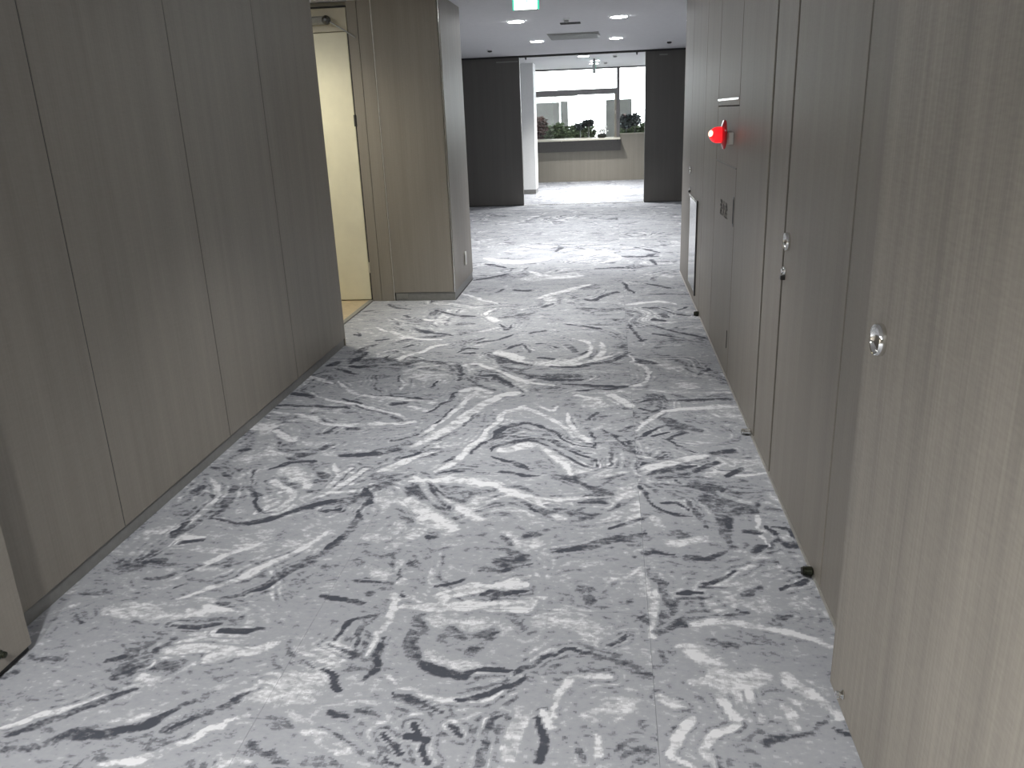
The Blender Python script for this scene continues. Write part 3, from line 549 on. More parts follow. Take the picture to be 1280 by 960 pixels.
(-1.25,-1.313,3.225,0.047,-1.288,3.214,0.047,-1.263,3.203,0.047),
(-2.05,-1.617,3.265,0.01,-1.601,3.216,0.009,-1.586,3.169,0.009),
(-2.05,-0.542,3.435,0.022,-0.513,3.409,0.022,-0.472,3.373,0.022,-0.421,3.327,0.021,-0.381,3.289,0.021),
(-2.05,-0.751,3.254,0.022,-0.702,3.256,0.022,-0.639,3.258,0.021,-0.576,3.254,0.021,-0.527,3.249,0.021),
(-2.05,-0.489,3.269,0.02,-0.422,3.252,0.02,-0.355,3.236,0.02),
(-2.05,-0.551,3.501,0.017,-0.532,3.547,0.019,-0.499,3.599,0.024,-0.443,3.628,0.028,-0.394,3.644,0.028),
(1.8,-0.498,3.502,0.052,-0.442,3.531,0.052,-0.386,3.56,0.052),
(1.8,-0.569,5.018,0.083,-0.651,5.097,0.085,-0.737,5.178,0.086),
(-1.25,-1.706,4.934,0.036,-1.71,5.037,0.038,-1.709,5.162,0.044,-1.695,5.254,0.055,-1.676,5.323,0.069,-1.656,5.354,0.091,-1.641,5.365,0.102),
(-2.05,-1.653,5.494,0.032,-1.615,5.511,0.032,-1.578,5.527,0.032),
(-2.05,-1.425,5.298,0.027,-1.399,5.332,0.028,-1.372,5.367,0.028),
(-2.05,-1.514,4.95,0.021,-1.487,5.033,0.021,-1.46,5.119,0.022),
(-2.05,-1.464,5.812,0.029,-1.392,5.754,0.029,-1.301,5.688,0.032,-1.21,5.643,0.035,-1.141,5.614,0.035),
(-2.05,-1.894,6.653,0.029,-1.838,6.593,0.03,-1.769,6.525,0.035,-1.704,6.484,0.041,-1.656,6.46,0.042),
(-2.05,-1.427,6.42,0.035,-1.339,6.333,0.036,-1.232,6.241,0.041,-1.136,6.2,0.048,-1.064,6.18,0.05),
(1.8,-1.431,4.968,0.05,-1.367,5.051,0.051,-1.289,5.155,0.049,-1.24,5.241,0.047,-1.199,5.313,0.051,-1.155,5.364,0.057,-1.123,5.395,0.059),
(1.8,-1.795,5.872,0.035,-1.713,5.808,0.034,-1.603,5.72,0.032,-1.488,5.617,0.032,-1.375,5.531,0.039,-1.269,5.506,0.047,-1.191,5.504,0.048),
(-1.25,-1.603,5.865,0.024,-1.543,5.802,0.024,-1.484,5.74,0.024),
(-2.05,-1.641,6.232,0.042,-1.614,6.203,0.042,-1.588,6.175,0.041),
(-2.05,-1.891,5.682,0.022,-1.856,5.652,0.024,-1.827,5.634,0.028,-1.843,5.678,0.01,-1.868,5.729,0.011),
(-2.05,-1.01,5.15,0.016,-0.999,5.214,0.018,-0.976,5.276,0.033,-0.932,5.269,0.032,-0.893,5.246,0.029),
(-2.05,-0.976,5.142,0.032,-0.938,5.149,0.032,-0.901,5.156,0.032),
(-2.05,-0.915,5.39,0.036,-0.847,5.432,0.035,-0.769,5.493,0.031,-0.722,5.576,0.024,-0.694,5.647,0.022),
(-2.05,-0.826,5.937,0.017,-0.792,5.853,0.018,-0.758,5.788,0.048,-0.744,5.851,0.017,-0.738,5.934,0.015),
(-2.05,-0.566,5.666,0.028,-0.521,5.699,0.028,-0.476,5.732,0.028),
(-2.05,-0.838,7.186,0.089,-0.784,7.165,0.089,-0.73,7.144,0.088),
(-2.05,-1.003,7.092,0.029,-0.982,7.161,0.029,-0.961,7.23,0.03),
(-2.05,-1.301,7.672,0.09,-1.238,7.715,0.088,-1.158,7.783,0.079,-1.082,7.888,0.071,-1.022,7.981,0.069),
(1.8,-1.325,7.079,0.037,-1.218,6.949,0.036,-1.091,6.798,0.037,-0.986,6.682,0.037,-0.911,6.601,0.037),
(1.8,-0.943,6.148,0.067,-0.909,6.094,0.067,-0.877,6.04,0.066),
(1.8,-0.989,6.204,0.027,-0.963,6.341,0.027,-0.936,6.483,0.028),
(-2.05,-0.784,5.108,0.026,-0.751,5.056,0.027,-0.705,4.995,0.034,-0.643,4.951,0.04,-0.591,4.922,0.041),
(1.8,-0.697,5.106,0.031,-0.644,5.056,0.03,-0.578,4.993,0.03,-0.513,4.932,0.029,-0.463,4.885,0.029),
(-1.25,-0.592,5.341,0.018,-0.554,5.24,0.017,-0.518,5.142,0.017),
(1.8,-1.456,6.116,0.053,-1.362,6.073,0.052,-1.27,6.03,0.052),
(-1.25,-1.585,4.97,0.116,-1.524,4.987,0.116,-1.463,5.005,0.116),
(-2.05,-0.712,5.223,0.034,-0.655,5.302,0.035,-0.596,5.383,0.035),
(-2.05,-0.917,5.475,0.029,-0.898,5.508,0.029,-0.88,5.54,0.029),
(-1.25,-1.355,4.967,0.038,-1.29,4.979,0.038,-1.196,4.983,0.036,-1.072,4.955,0.034,-0.97,4.926,0.033),
(1.8,-0.241,5.501,0.089,-0.19,5.473,0.078,-0.137,5.414,0.045,-0.114,5.298,0.027,-0.115,5.173,0.03,-0.15,5.07,0.045,-0.199,4.988,0.06,-0.251,4.941,0.075,-0.31,4.918,0.085,-0.384,4.924,0.083,-0.445,4.938,0.082),
(1.8,-0.059,5.412,0.026,-0.045,5.302,0.025,-0.041,5.172,0.026,-0.073,5.064,0.036,-0.106,4.987,0.039),
(-2.05,0.129,7.482,0.025,0.146,7.346,0.025,0.167,7.188,0.027,0.192,7.065,0.029,0.211,6.979,0.03),
(-2.05,0.129,5.976,0.026,0.142,5.886,0.025,0.159,5.758,0.025,0.183,5.586,0.024,0.201,5.447,0.023),
(-2.05,0.201,5.447,0.041,0.215,5.457,0.041,0.23,5.468,0.041),
(-2.05,-0.265,6.449,0.052,-0.223,6.446,0.051,-0.16,6.432,0.048,-0.075,6.391,0.045,-0.004,6.351,0.044),
(-2.05,-0.33,5.919,0.041,-0.278,5.898,0.04,-0.207,5.865,0.038,-0.121,5.811,0.036,-0.051,5.765,0.035),
(-2.05,0.133,5.149,0.029,0.097,5.081,0.03,0.048,5.003,0.035,-0,4.953,0.042,-0.054,4.915,0.047,-0.126,4.885,0.049,-0.185,4.865,0.05),
(-2.05,0.191,4.983,0.043,0.23,4.956,0.043,0.269,4.929,0.042),
(-2.05,0.292,5.872,0.024,0.341,5.816,0.024,0.402,5.75,0.025,0.453,5.705,0.026,0.509,5.655,0.024,0.586,5.57,0.023,0.649,5.499,0.023),
(-2.05,0.292,5.617,0.026,0.346,5.598,0.025,0.413,5.57,0.024,0.473,5.533,0.023,0.518,5.502,0.023),
(-2.05,-0.209,6.778,0.05,-0.186,6.736,0.065,-0.153,6.712,0.089,-0.119,6.773,0.052,-0.073,6.866,0.058,0.001,6.97,0.066,0.066,7.056,0.068),
(-2.05,0.266,6.423,0.045,0.311,6.426,0.045,0.356,6.429,0.045),
(-2.05,0.527,6.326,0.026,0.569,6.379,0.026,0.611,6.433,0.026),
(-2.05,0.529,6.19,0.05,0.557,6.163,0.05,0.585,6.135,0.049),
(-2.05,0.293,5.403,0.029,0.325,5.403,0.029,0.358,5.402,0.029),
(-2.05,0.314,6.94,0.039,0.477,6.923,0.039,0.639,6.906,0.039),
(-2.05,0.333,7.392,0.047,0.436,7.275,0.046,0.535,7.162,0.045),
(-2.05,-0.532,6.492,0.033,-0.503,6.549,0.033,-0.474,6.608,0.033),
(1.8,-0.626,6.803,0.089,-0.509,6.961,0.09,-0.365,7.154,0.093,-0.257,7.296,0.095,-0.182,7.394,0.097),
(1.8,0.14,6.545,0.074,0.258,6.604,0.077,0.394,6.651,0.085,0.479,6.608,0.072,0.531,6.553,0.062),
(-2.05,-0.183,5.117,0.019,-0.163,5.155,0.019,-0.142,5.193,0.019),
(-2.05,-0.119,8.163,0.06,-0.005,8.197,0.061,0.109,8.231,0.061),
(-2.05,-0.504,5.381,0.033,-0.476,5.387,0.033,-0.437,5.379,0.025,-0.389,5.321,0.019,-0.351,5.264,0.018),
(-1.25,-0.278,5.334,0.049,-0.247,5.253,0.048,-0.217,5.175,0.048),
(-2.05,-0.453,5.028,0.032,-0.414,5.009,0.032,-0.376,4.991,0.032),
(1.1,-0.703,7.705,0.309,-0.551,7.773,0.31,-0.397,7.843,0.312),
(-1.25,0.394,6.196,0.042,0.409,6.143,0.042,0.424,6.091,0.041),
(-2.05,0.336,6.043,0.044,0.377,6.016,0.044,0.417,5.989,0.044),
(-2.05,-0.608,9.275,0.055,-0.582,9.465,0.056,-0.555,9.663,0.057),
(-2.05,0.43,8.659,0.048,0.448,8.494,0.047,0.465,8.335,0.046),
(-2.05,-0.114,8.172,0.083,0,8.185,0.083,0.114,8.198,0.083),
(-2.05,-1.307,8.577,0.066,-1.189,8.436,0.064,-1.075,8.299,0.063),
(-2.05,-1.9,11.507,0.15,-1.822,11.619,0.173,-1.71,11.705,0.214,-1.573,11.602,0.139,-1.462,11.477,0.12),
(-2.05,-1.614,11.236,0.088,-1.478,11.001,0.086,-1.348,10.775,0.085),
(-2.05,0.291,9.473,0.079,0.433,9.281,0.069,0.539,9.064,0.019,0.43,8.911,0.075,0.295,8.809,0.086),
(-2.05,0.146,8.867,0.111,0.313,8.848,0.11,0.479,8.83,0.11),
(1.8,-0.309,8.807,0.077,-0.235,9.016,0.097,-0.127,9.187,0.208,0.018,9.05,0.115,0.11,8.83,0.033,0.031,8.65,0.098,-0.073,8.516,0.116),
(1.8,-1.369,8.924,0.144,-1.187,8.748,0.157,-0.972,8.608,0.21,-0.784,8.705,0.19,-0.64,8.844,0.175),
(1.8,-0.807,8.094,0.072,-0.677,7.903,0.078,-0.522,7.731,0.113,-0.383,7.754,0.125,-0.276,7.82,0.116),
(-2.05,-0.427,11.477,0.033,-0.399,11.304,0.032,-0.371,11.136,0.032),
(-2.05,-0.952,12.899,0.151,-0.919,12.92,0.152,-0.886,12.942,0.152),
(-2.05,0.805,11.67,0.109,0.855,11.743,0.11,0.905,11.818,0.11),
(-2.05,-0.149,10.889,0.141,0.107,10.951,0.141,0.365,11.012,0.142),
]
RNG = np.random.RandomState(11); LAT = RNG.rand(64, 64, 2).astype(np.float32) * 2 - 1
def vnoise(x, y):
    i = np.floor(x).astype(int); j = np.floor(y).astype(int); u = (x - i)[..., None]; v = (y - j)[..., None]
    u = u * u * (3 - 2 * u); v = v * v * (3 - 2 * v); g = lambda a, c: LAT[a % 64, c % 64]
    return (g(i, j) * (1 - u) + g(i + 1, j) * u) * (1 - v) + (g(i, j + 1) * (1 - u) + g(i + 1, j + 1) * u) * v
def tone_field(X, Y):
    d = vnoise(X * 9, Y * 9) * .016 + vnoise(X * 24 + 5, Y * 30 + 9) * .009
    X = X + d[..., 0]; Y = Y + d[..., 1]
    f = np.zeros(X.shape, np.float32); dm = np.full(X.shape, 1.0, np.float32)
    x0, x1, y0, y1 = X.min(), X.max(), Y.min(), Y.max()
    for s in STROKES:
        val = s[0]; a = np.array(s[1:], np.float32).reshape(-1, 3)
        pad = a[:, 2].max() + .02; far = .12
        if a[:, 0].max() + far < x0 or a[:, 0].min() - far > x1 or a[:, 1].max() + far < y0 or a[:, 1].min() - far > y1: continue
        best = np.zeros(X.shape, np.float32)
        n = len(a); arc = np.r_[0, np.cumsum(np.hypot(np.diff(a[:, 0]), np.diff(a[:, 1])))]; tot = max(arc[-1], 1e-4)
        for i in range(n - 1):
            p, q = a[i], a[i + 1]; d = q[:2] - p[:2]; l2 = float(d @ d) + 1e-9
            t = np.clip(((X - p[0]) * d[0] + (Y - p[1]) * d[1]) / l2, 0, 1)
            dist = np.hypot(X - p[0] - t * d[0], Y - p[1] - t * d[1])
            dm = np.minimum(dm, dist)
            w = p[2] + (q[2] - p[2]) * t
            u = (arc[i] + t * math.sqrt(l2)) / tot
            taper = np.clip(np.minimum(u, 1 - u) / .22, 0, 1) if tot > 3 * pad else 1.0
            hw = np.maximum(w * .5 * (.45 + .55 * taper), .006) + .003
            m = np.clip((1.0 - dist / hw) * 2.4 + .25, 0, 1)
            best = np.maximum(best, m)
        f = f * (1 - best) + val * best
    w2 = vnoise(X * 5 + 1, Y * 5 + 4)
    st = np.sin(dm * 2 * math.pi / .032 + 2.5 * w2[..., 0]) * np.clip(.5 + 1.6 * vnoise(X * 6 + 8, Y * 8)[..., 1], 0, 1.3) * np.exp(-dm / .07)
    f = f + np.where(np.abs(f) < .8, 1.15 * st, 0)
    brk = vnoise(X * 14 + 3, Y * 22 + 7)[..., 0]
    f = f * np.clip(1.0 + .55 * brk, .35, 1.15)
    return f
carpet = carpet_material()
floor = bx('floor', (-6, -4, -.06), (5.2, 19.4, -.008), M['sub'], **ST)
TS = 1.055; GAP = .0004
def tile(ix, iy, x0, x1, y0, y1):
    near = y0 > .4 and y0 < 5.6 and x0 > -2.6 and x1 < 1.0
    mid = 5.6 <= y0 < 9.5 and x0 > -2.6 and x1 < 1.2
    n = 130 if near else (90 if mid else 1)
    nx = max(1, int(n * (x1 - x0) / TS)); ny = max(1, int(n * (y1 - y0) / TS))
    xs = np.linspace(x0 + GAP, x1 - GAP, nx + 1, dtype=np.float32); ys = np.linspace(y0 + GAP, y1 - GAP, ny + 1, dtype=np.float32)
    X, Y = np.meshgrid(xs, ys); k = (nx + 1) * (ny + 1)
    co = np.zeros((k + 8, 3), np.float32); co[:k, 0] = X.ravel(); co[:k, 1] = Y.ravel()
    # a thin skirt closes the sides of the tile
    a, b, c, d = xs[0], xs[-1], ys[0], ys[-1]
    co[k:] = [(a, c, 0), (b, c, 0), (b, d, 0), (a, d, 0), (a, c, -.008), (b, c, -.008), (b, d, -.008), (a, d, -.008)]
    i = np.arange(ny)[:, None] * (nx + 1) + np.arange(nx)[None, :]; i = i.ravel()
    F = np.stack([i, i + 1, i + nx + 2, i + nx + 1], 1)
    G = np.array([(k, k + 4, k + 5, k + 1), (k + 1, k + 5, k + 6, k + 2), (k + 2, k + 6, k + 7, k + 3), (k + 3, k + 7, k + 4, k)])
    F = np.concatenate([F, G]).astype(np.int32)
    me = bpy.data.meshes.new('carpet_tile'); me.vertices.add(len(co)); me.vertices.foreach_set('co', co.ravel())
    me.loops.add(F.size); me.loops.foreach_set('vertex_index', F.ravel()); me.polygons.add(len(F))
    me.polygons.foreach_set('loop_start', np.arange(0, F.size, 4, dtype=np.int32)); me.update(calc_edges=True)
    t = np.zeros(len(co), np.float32)
    if n > 1: t[:k] = tone_field(X, Y).ravel()
    at = me.attributes.new('tone', 'FLOAT', 'POINT'); at.data.foreach_set('value', t)
    return obj('carpet_tile', me, carpet, floor)
XE = [.12 + TS * k for k in range(-6, 6)]; YE = [2.222 + TS * k for k in range(-5, 17)]
def cover(xa, xb, ya, yb):
    xe = [xa] + [x for x in XE if xa + .02 < x < xb - .02] + [xb]; ye = [ya] + [y for y in YE if ya + .02 < y < yb - .02] + [yb]
    for iy, (c, d) in enumerate(zip(ye, ye[1:])):
        for ix, (a, b) in enumerate(zip(xe, xe[1:])): tile(ix, iy, a, b, c, d)
cover(-1.87, .70, -3.9, 6.8)
cover(-1.318, .70, 6.8, 7.75)
cover(-2.055, -1.87, 5.37, 6.8)
cover(-5.2, 5.0, 7.75, 19.2)
# ---------------------------------------------------------------- ceiling
bx('ceiling', (-6, -4, CEIL), (5.2, 19.6, CEIL + .1), M['ceil'], **ST)
# ---------------------------------------------------------------- left wall
GX = -1.85
wl = bx('wall_left', (-2.05, -4, 0), (GX - .022, 5.35, CEIL), M['gap'], **ST)
edges = [-4, .9, 2.605, 3.525, 4.445, 5.365]
for a, b in zip(edges, edges[1:]):
    bx('wall_panel', (GX - .02, a + .0025, .055), (GX, b - .0025, CEIL), M['lam'], wl, .0015)
for y in edges[2:-1]:
    obj('seam_bead', cyl(bmesh.new(), (GX - .0035, y, .06), (GX - .0035, y, CEIL), .0032, n=12), M['dsteel'], wl, True)
bx('panel_end', (-2.05, 5.352, 0), (GX - .001, 5.37, CEIL), M['lam'], wl, .001)
bl = bx('baseboard_left', (GX - .02, -4, 0), (GX - .008, 5.37, .05), M['base'], bev=.001, **ST)
# door leaf folded back against the left wall, near the camera
dl = bx('door_1', (-1.80, .92, .022), (-1.755, 1.925, 2.40), M['lam'], bev=.002, **ST)
bx('gap_shade', (-1.81, .92, .004), (-1.765, 1.918, .022), M['slot'], dl)  # black strip drawn as the shadow gap under the leaf
def flush_bolt(parent, x, y, z, sx, mat):
    o = obj('flush_bolt', lathe(bmesh.new(), [(.004, 0), (.012, .001), (.013, .004), (.009, .007), (.007, .010), (.010, .014), (.009, .020), (.003, .022)], (x, y, z), (sx, 0, 0), 20), mat, parent, True)
    return o
flush_bolt(dl, -1.755, 1.80, .075, 1, M['bronze'])
obj('hinge_tube', cyl(bmesh.new(), (-1.825, .93, 0), (-1.825, .93, 2.4), .012, n=12), M['dsteel'], dl, True)
# ---------------------------------------------------------------- alcove with the cream door
bx('wall_alcove', (-3.4, 5.17, 0), (-2.05, 5.352, CEIL), M['lam'], **ST)
bx('wall_alcove_end', (-3.5, 5.17, 0), (-3.4, 6.9, CEIL), M['white'], **ST)
wa = bx('wall_alcove_back', (-3.4, 6.86, 0), (-2.062, 7.0, CEIL), M['cream_d'], **ST)
bx('floor_alcove', (-3.4, 5.352, -.008), (-2.09, 6.86, .004), M['wood'], **ST)
bx('trim_1', (-2.095, 5.355, -.006), (-2.055, 6.80, .010), M['vent'], bev=.002, **ST)
bx('ceiling_alcove', (-3.4, 5.352, CEIL - .02), (-1.87, 6.86, CEIL - .001), M['ceil'], **ST)
door = empty('door_2', (-2.6, 6.83, 0), **ST)
bx('door_leaf', (-2.98, 6.81, .012), (-2.072, 6.855, 2.178), M['cream'], door, .003)
bx('door_frame', (-3.06, 6.80, 2.183), (-2.064, 6.858, 2.355), M['cream_d'], door, .003)
bx('frame_rail', (-3.06, 6.795, 2.355), (-2.064, 6.858, 2.368), M['slot'], door)
bx('gap_seal', (-2.073, 6.815, .012), (-2.062, 6.856, 2.18), M['slot'], door)
obj('hinge', cyl(bmesh.new(), (-2.066, 6.802, 1.46), (-2.066, 6.802, 1.55), .012, n=14), M['dsteel'], door, True)
obj('hinge', cyl(bmesh.new(), (-2.066, 6.802, .25), (-2.066, 6.802, .34), .009, n=14), M['cream_d'], door, True)
cl = bx('door_closer', (-2.42, 6.745, 2.235), (-2.19, 6.80, 2.295), M['vent'], door, .012, label='grey door closer box')
obj('closer_spindle', lathe(bmesh.new(), [(.03, 0), (.034, .006), (.034, .03), (.022, .04), (.01, .05)], (-2.205, 6.755, 2.262), (0, -1, 0), 20), M['dsteel'], cl, True)
b = bmesh.new(); cyl(b, (-2.20, 6.73, 2.262), (-2.075, 6.745, 2.185), .007, .006, 12); cyl(b, (-2.075, 6.745, 2.185), (-2.0, 6.79, 2.13), .006, .006, 12)
obj('closer_arm', b, M['housing'], cl, True)
# jamb between the alcove and the pillar (two stepped boards)
wj = bx('wall_jamb', (-2.06, 6.83, 0), (-1.85, 7.0, CEIL), M['gap'], **ST)
bx('jamb_board', (-2.058, 6.80, 0), (-1.977, 6.83, CEIL), M['lam'], wj, .001)
bx('jamb_board', (-1.974, 6.8015, 0), (-1.868, 6.83, CEIL), M['lam'], wj, .002)
obj('seam_bead', cyl(bmesh.new(), (-1.862, 6.804, .0), (-1.862, 6.804, CEIL), .005, n=12), M['alu'], wj, True)
# pillar
wp = bx('wall_pillar', (-1.855, 6.815, 0), (-1.335, 7.735, CEIL), M['gap'], **ST)
bx('pillar_panel', (-1.856, 6.80, .072), (-1.336, 6.815, CEIL), M['lam'], wp, .0012)
bx('pillar_panel', (-1.335, 6.822, .072), (-1.320, 7.742, CEIL), M['lam'], wp, .0012)
bx('pillar_panel', (-1.856, 7.735, .072), (-1.336, 7.75, CEIL), M['lam'], wp, .0012)
for (x, y) in ((-1.327, 6.808), (-1.327, 7.746)):
    obj('corner_bead', cyl(bmesh.new(), (x, y, .072), (x, y, CEIL), .0055, n=14), M['steel'], wp, True)
bb = bx('baseboard_pillar', (-1.850, 6.806, 0), (-1.326, 7.742, .07), M['base'], bev=.001, **ST)
bx('patch_plate', (-1.845, 6.803, .016), (-1.74, 6.807, .066), M['vent'], bb, .001, label='pale scuffed patch at the left end of the skirting')
bx('wall_lobby_left', (-5.3, 6.9, 0), (-1.87, 7.74, CEIL), M['lam'], **ST)
op = empty('wall_socket', (-1.319, 7.34, .268), label='small ivory socket plate low on the pillar side', category='socket')
bx('cover_plate', (-1.320, 7.315, .208), (-1.310, 7.385, .33), M['plastic'], op, .003)
bx('outlet_face', (-1.311, 7.33, .232), (-1.307, 7.37, .306), M['white'], op, .001)
# ---------------------------------------------------------------- right wall
RX = .675
wr = bx('wall_right', (RX + .05, -4, 0), (RX + .25, 7.93, CEIL), M['gap'], **ST)
bx('wall_return', (RX + .25, 7.80, 0), (5.1, 7.93, CEIL), M['lam'], **ST)
def rpanel(y0, y1, g0=.004, g1=.004, name='wall_panel', parent=wr, z0=.008, z1=CEIL, mat=None, x=RX):
    return bx(name, (x, y0 + g0, z0), (x + .05, y1 - g1, z1), mat or M['lam'], parent, .0015)
rpanel(-4, .92); rpanel(.92, 2.385, g1=.006)
rpanel(3.275, 3.68, .014, .022); rpanel(3.68, 4.6, .012, .005)
rpanel(5.475, 6.2); rpanel(7.2, 7.945)
for y, r in ((3.697, .0045), (4.6, .003), (5.475, .003), (6.2, .003), (7.2, .003), (7.945, .005)):
    obj('seam_bead', cyl(bmesh.new(), (RX + .004, y, .01), (RX + .004, y, CEIL), r, n=12), M['steel'], wr, True)
bx('panel_end', (RX + .002, 7.93, 0), (RX + .25, 7.945, CEIL), M['lam'], wr)
bx('trim_2', (RX - .006, 1.95, 0), (RX + .03, 7.93, .007), M['alu'], **ST)
def ring_pull(parent, x, y, z, s=1.0, mat=None):
    """round cup pull seen edge-on: a domed rim with a hollow bowl"""
    r = .036 * s
    o = obj('cup_pull', lathe(bmesh.new(), [(r, 0), (r * 1.03, .005), (r * 1.0, .012), (r * .93, .016), (r * .86, .015), (r * .78, .008), (r * .6, .003), (r * .3, .0015), (r * .05, .001)], (x, y, z), (-1, 0, 0), 40), mat or M['chrome'], parent, True)
    return o
def lock(parent, x, y, z):
    o = obj('door_lock', lathe(bmesh.new(), [(.018, 0), (.0185, .004), (.016, .008), (.010, .009), (.009, .014), (.003, .015)], (x, y, z), (-1, 0, 0), 28), M['chrome'], parent, True)
    bx('thumb_turn', (x - .018, y - .011, z - .034), (x + .001, y + .009, z - .016), M['dsteel'], o, .002)
    return o
d3 = empty('door_3', (RX, 2.83, 0), **ST)
rpanel(2.385, 3.275, .006, .014, 'door_leaf', d3, .010)
ring_pull(d3, RX, 3.195, 1.005, .95); lock(d3, RX, 3.225, .887)
d4 = empty('door_4', (RX, 6.7, 0), **ST)
rpanel(6.2, 7.2, .004, .004, 'door_leaf', d4, .010)
ring_pull(d4, RX, 7.12, 1.01, .8); lock(d4, RX, 7.12, .86)
kp = bx('kick_plate', (RX - .002, 6.50, .085), (RX + .003, 7.10, .80), M['steel'], d4, .0008, label='tall polished steel plate on lower half of door')
bx('plate_edge', (RX - .012, 6.478, .08), (RX, 6.497, .82), M['dsteel'], d4, .001)
bx('plate_edge', (RX - .012, 6.497, .80), (RX, 7.10, .815), M['alu'], d4, .001)
# near right leaf, folded against the wall beside the camera
d5 = bx('door_5', (.592, .92, .012), (.640, 1.918, 2.40), M['lam_near'], bev=.002, **ST)
ring_pull(d5, .592, 1.800, 1.002, 1.0)
flush_bolt(d5, .592, 1.795, .068, -1, M['chrome'])
bx('gap_shade', (.6, .92, .003), (.635, 1.91, .012), M['slot'], d5)  # black strip, shade of the gap below this leaf
obj('hinge_tube', cyl(bmesh.new(), (.655, .93, 0), (.655, .93, 2.4), .012, n=12), M['dsteel'], d5, True)
# fire hydrant cabinet flush in the wall
hc = empty('fire_hydrant_cabinet', (RX, 5.04, 0), label='taupe fire hydrant cabinet flush in the right wall, lettered above its lower door pull', category='cabinet')
rpanel(4.6, 5.475, .005, .005, 'lower_door', hc, .008, 1.176)
rpanel(4.6, 5.475, .005, .005, 'middle_panel', hc, 1.182, 1.500, x=RX + .001)
up = rpanel(4.6, 5.475, .005, .005, 'upper_door', hc, 1.506, CEIL)
bx('door_rail', (RX - .006, 4.61, 1.532), (RX, 5.46, 1.546), M['steel'], hc, .002, label='bright steel bottom rail of the upper door')
bx('door_lip', (RX - .004, 4.61, 1.176), (RX + .02, 5.46, 1.184), M['vent'], hc, .001)
pl = bx('recess_pull', (RX - .002, 4.625, .87), (RX + .002, 4.665, 1.03), M['dsteel'], hc, .0008)
bx('pull_slot', (RX - .003, 4.636, .885), (RX - .001, 4.655, 1.015), M['slot'], pl)
bx('lower_hinge', (RX - .003, 4.665, .165), (RX + .001, 4.672, .27), M['slot'], hc)
ft = bpy.data.curves.new('lettering', 'FONT'); ft.body = '消火栓'; ft.size = .10; ft.extrude = .0008; ft.space_character = 1.25
tmp = bpy.data.objects.new('lettering_source', ft); COL.objects.link(tmp)
me = bpy.data.meshes.new_from_object(tmp.evaluated_get(bpy.context.evaluated_depsgraph_get())); bpy.data.objects.remove(tmp)
me.name = 'lettering'; me.materials.clear()
# text runs towards the camera (from +y to -y) on a wall that faces -x
Rt = Matrix(((0, 0, -1), (-1, 0, 0), (0, 1, 0))).to_4x4()
me.transform(Matrix.Translation((RX - .0012, 5.19, .885)) @ Rt)
obj('lettering', me, M['ink'], hc)
# red alarm lamp on the cabinet's middle panel
ly, lz = 4.83, 1.352
al = empty('alarm_lamp', (RX, ly, lz), label='glowing red domed alarm lamp standing out from the hydrant cabinet', category='lamp')
bx('mount_plate', (RX - .026, ly - .062, lz - .052), (RX + .0005, ly - .02, lz + .012), M['plastic'], al, .002, label='small white mounting plate')
obj('lamp_stem', cyl(bmesh.new(), (RX - .004, ly, lz), (RX - .04, ly, lz), .02, n=20), M['steel'], al, True)
obj('lamp_flange', lathe(bmesh.new(), [(.02, 0), (.076, .004), (.080, .010), (.077, .017), (.058, .023), (.045, .026)], (RX - .032, ly, lz), (-1, 0, 0), 40), M['red'], al, True)
pr = [(.043, 0)] + [(.043 * math.cos(a), .026 + .043 * math.sin(a)) for a in np.linspace(0, 1.45, 9)]
dome = obj('lamp_dome', lathe(bmesh.new(), pr, (RX - .055, ly, lz), (-1, 0, 0), 32), M['redlamp'], al, True)
obj('bulb', lathe(bmesh.new(), [(.004, 0), (.016, .003), (.018, .008), (.012, .013), (.004, .015)], (RX - .113, ly - .018, lz + .008), (-1, -.6, .2), 16), M['redcore'], dome, True)
# ---------------------------------------------------------------- door stops on the floor by the right wall
def stop(x, y, z, L_, r, mat, label):
    t = empty('door_stop', (x, y, 0), label=label, category='door stop')
    obj('stop_body', lathe(bmesh.new(), [(r * .8, 0), (r, .003), (r, L_ * .7), (r * .9, L_ * .72), (r * .9, L_ * .8), (r, L_ * .83), (r, L_ - .003), (r * .8, L_)], (x, y, z), (-1, .12, 0), 24), mat, t, True)
    obj('stop_base', cyl(bmesh.new(), (x - L_ * .4, y, 0), (x - L_ * .4, y, z - r * .5), r * .7, n=16), M['dsteel'], t, True)
    obj('rubber_tip', cyl(bmesh.new(), (x - L_, y + .12 * L_, z), (x - L_ - .004, y + .12 * (L_ + .004), z), r * .75, n=16), M['slot'] if mat != M['chrome'] else M['vent'], t, True)
stop(.672, 3.725, .018, .042, .0135, M['chrome'], 'bright chrome cylinder door stop on the carpet at the black wall joint')
stop(.672, 2.47, .017, .032, .016, M['bronze'], 'dark bronze door stop nearest the camera at the right wall foot')
stop(.672, 6.14, .017, .034, .018, M['bronze'], 'dark door stop farthest away, at wall foot beyond the hydrant cabinet')
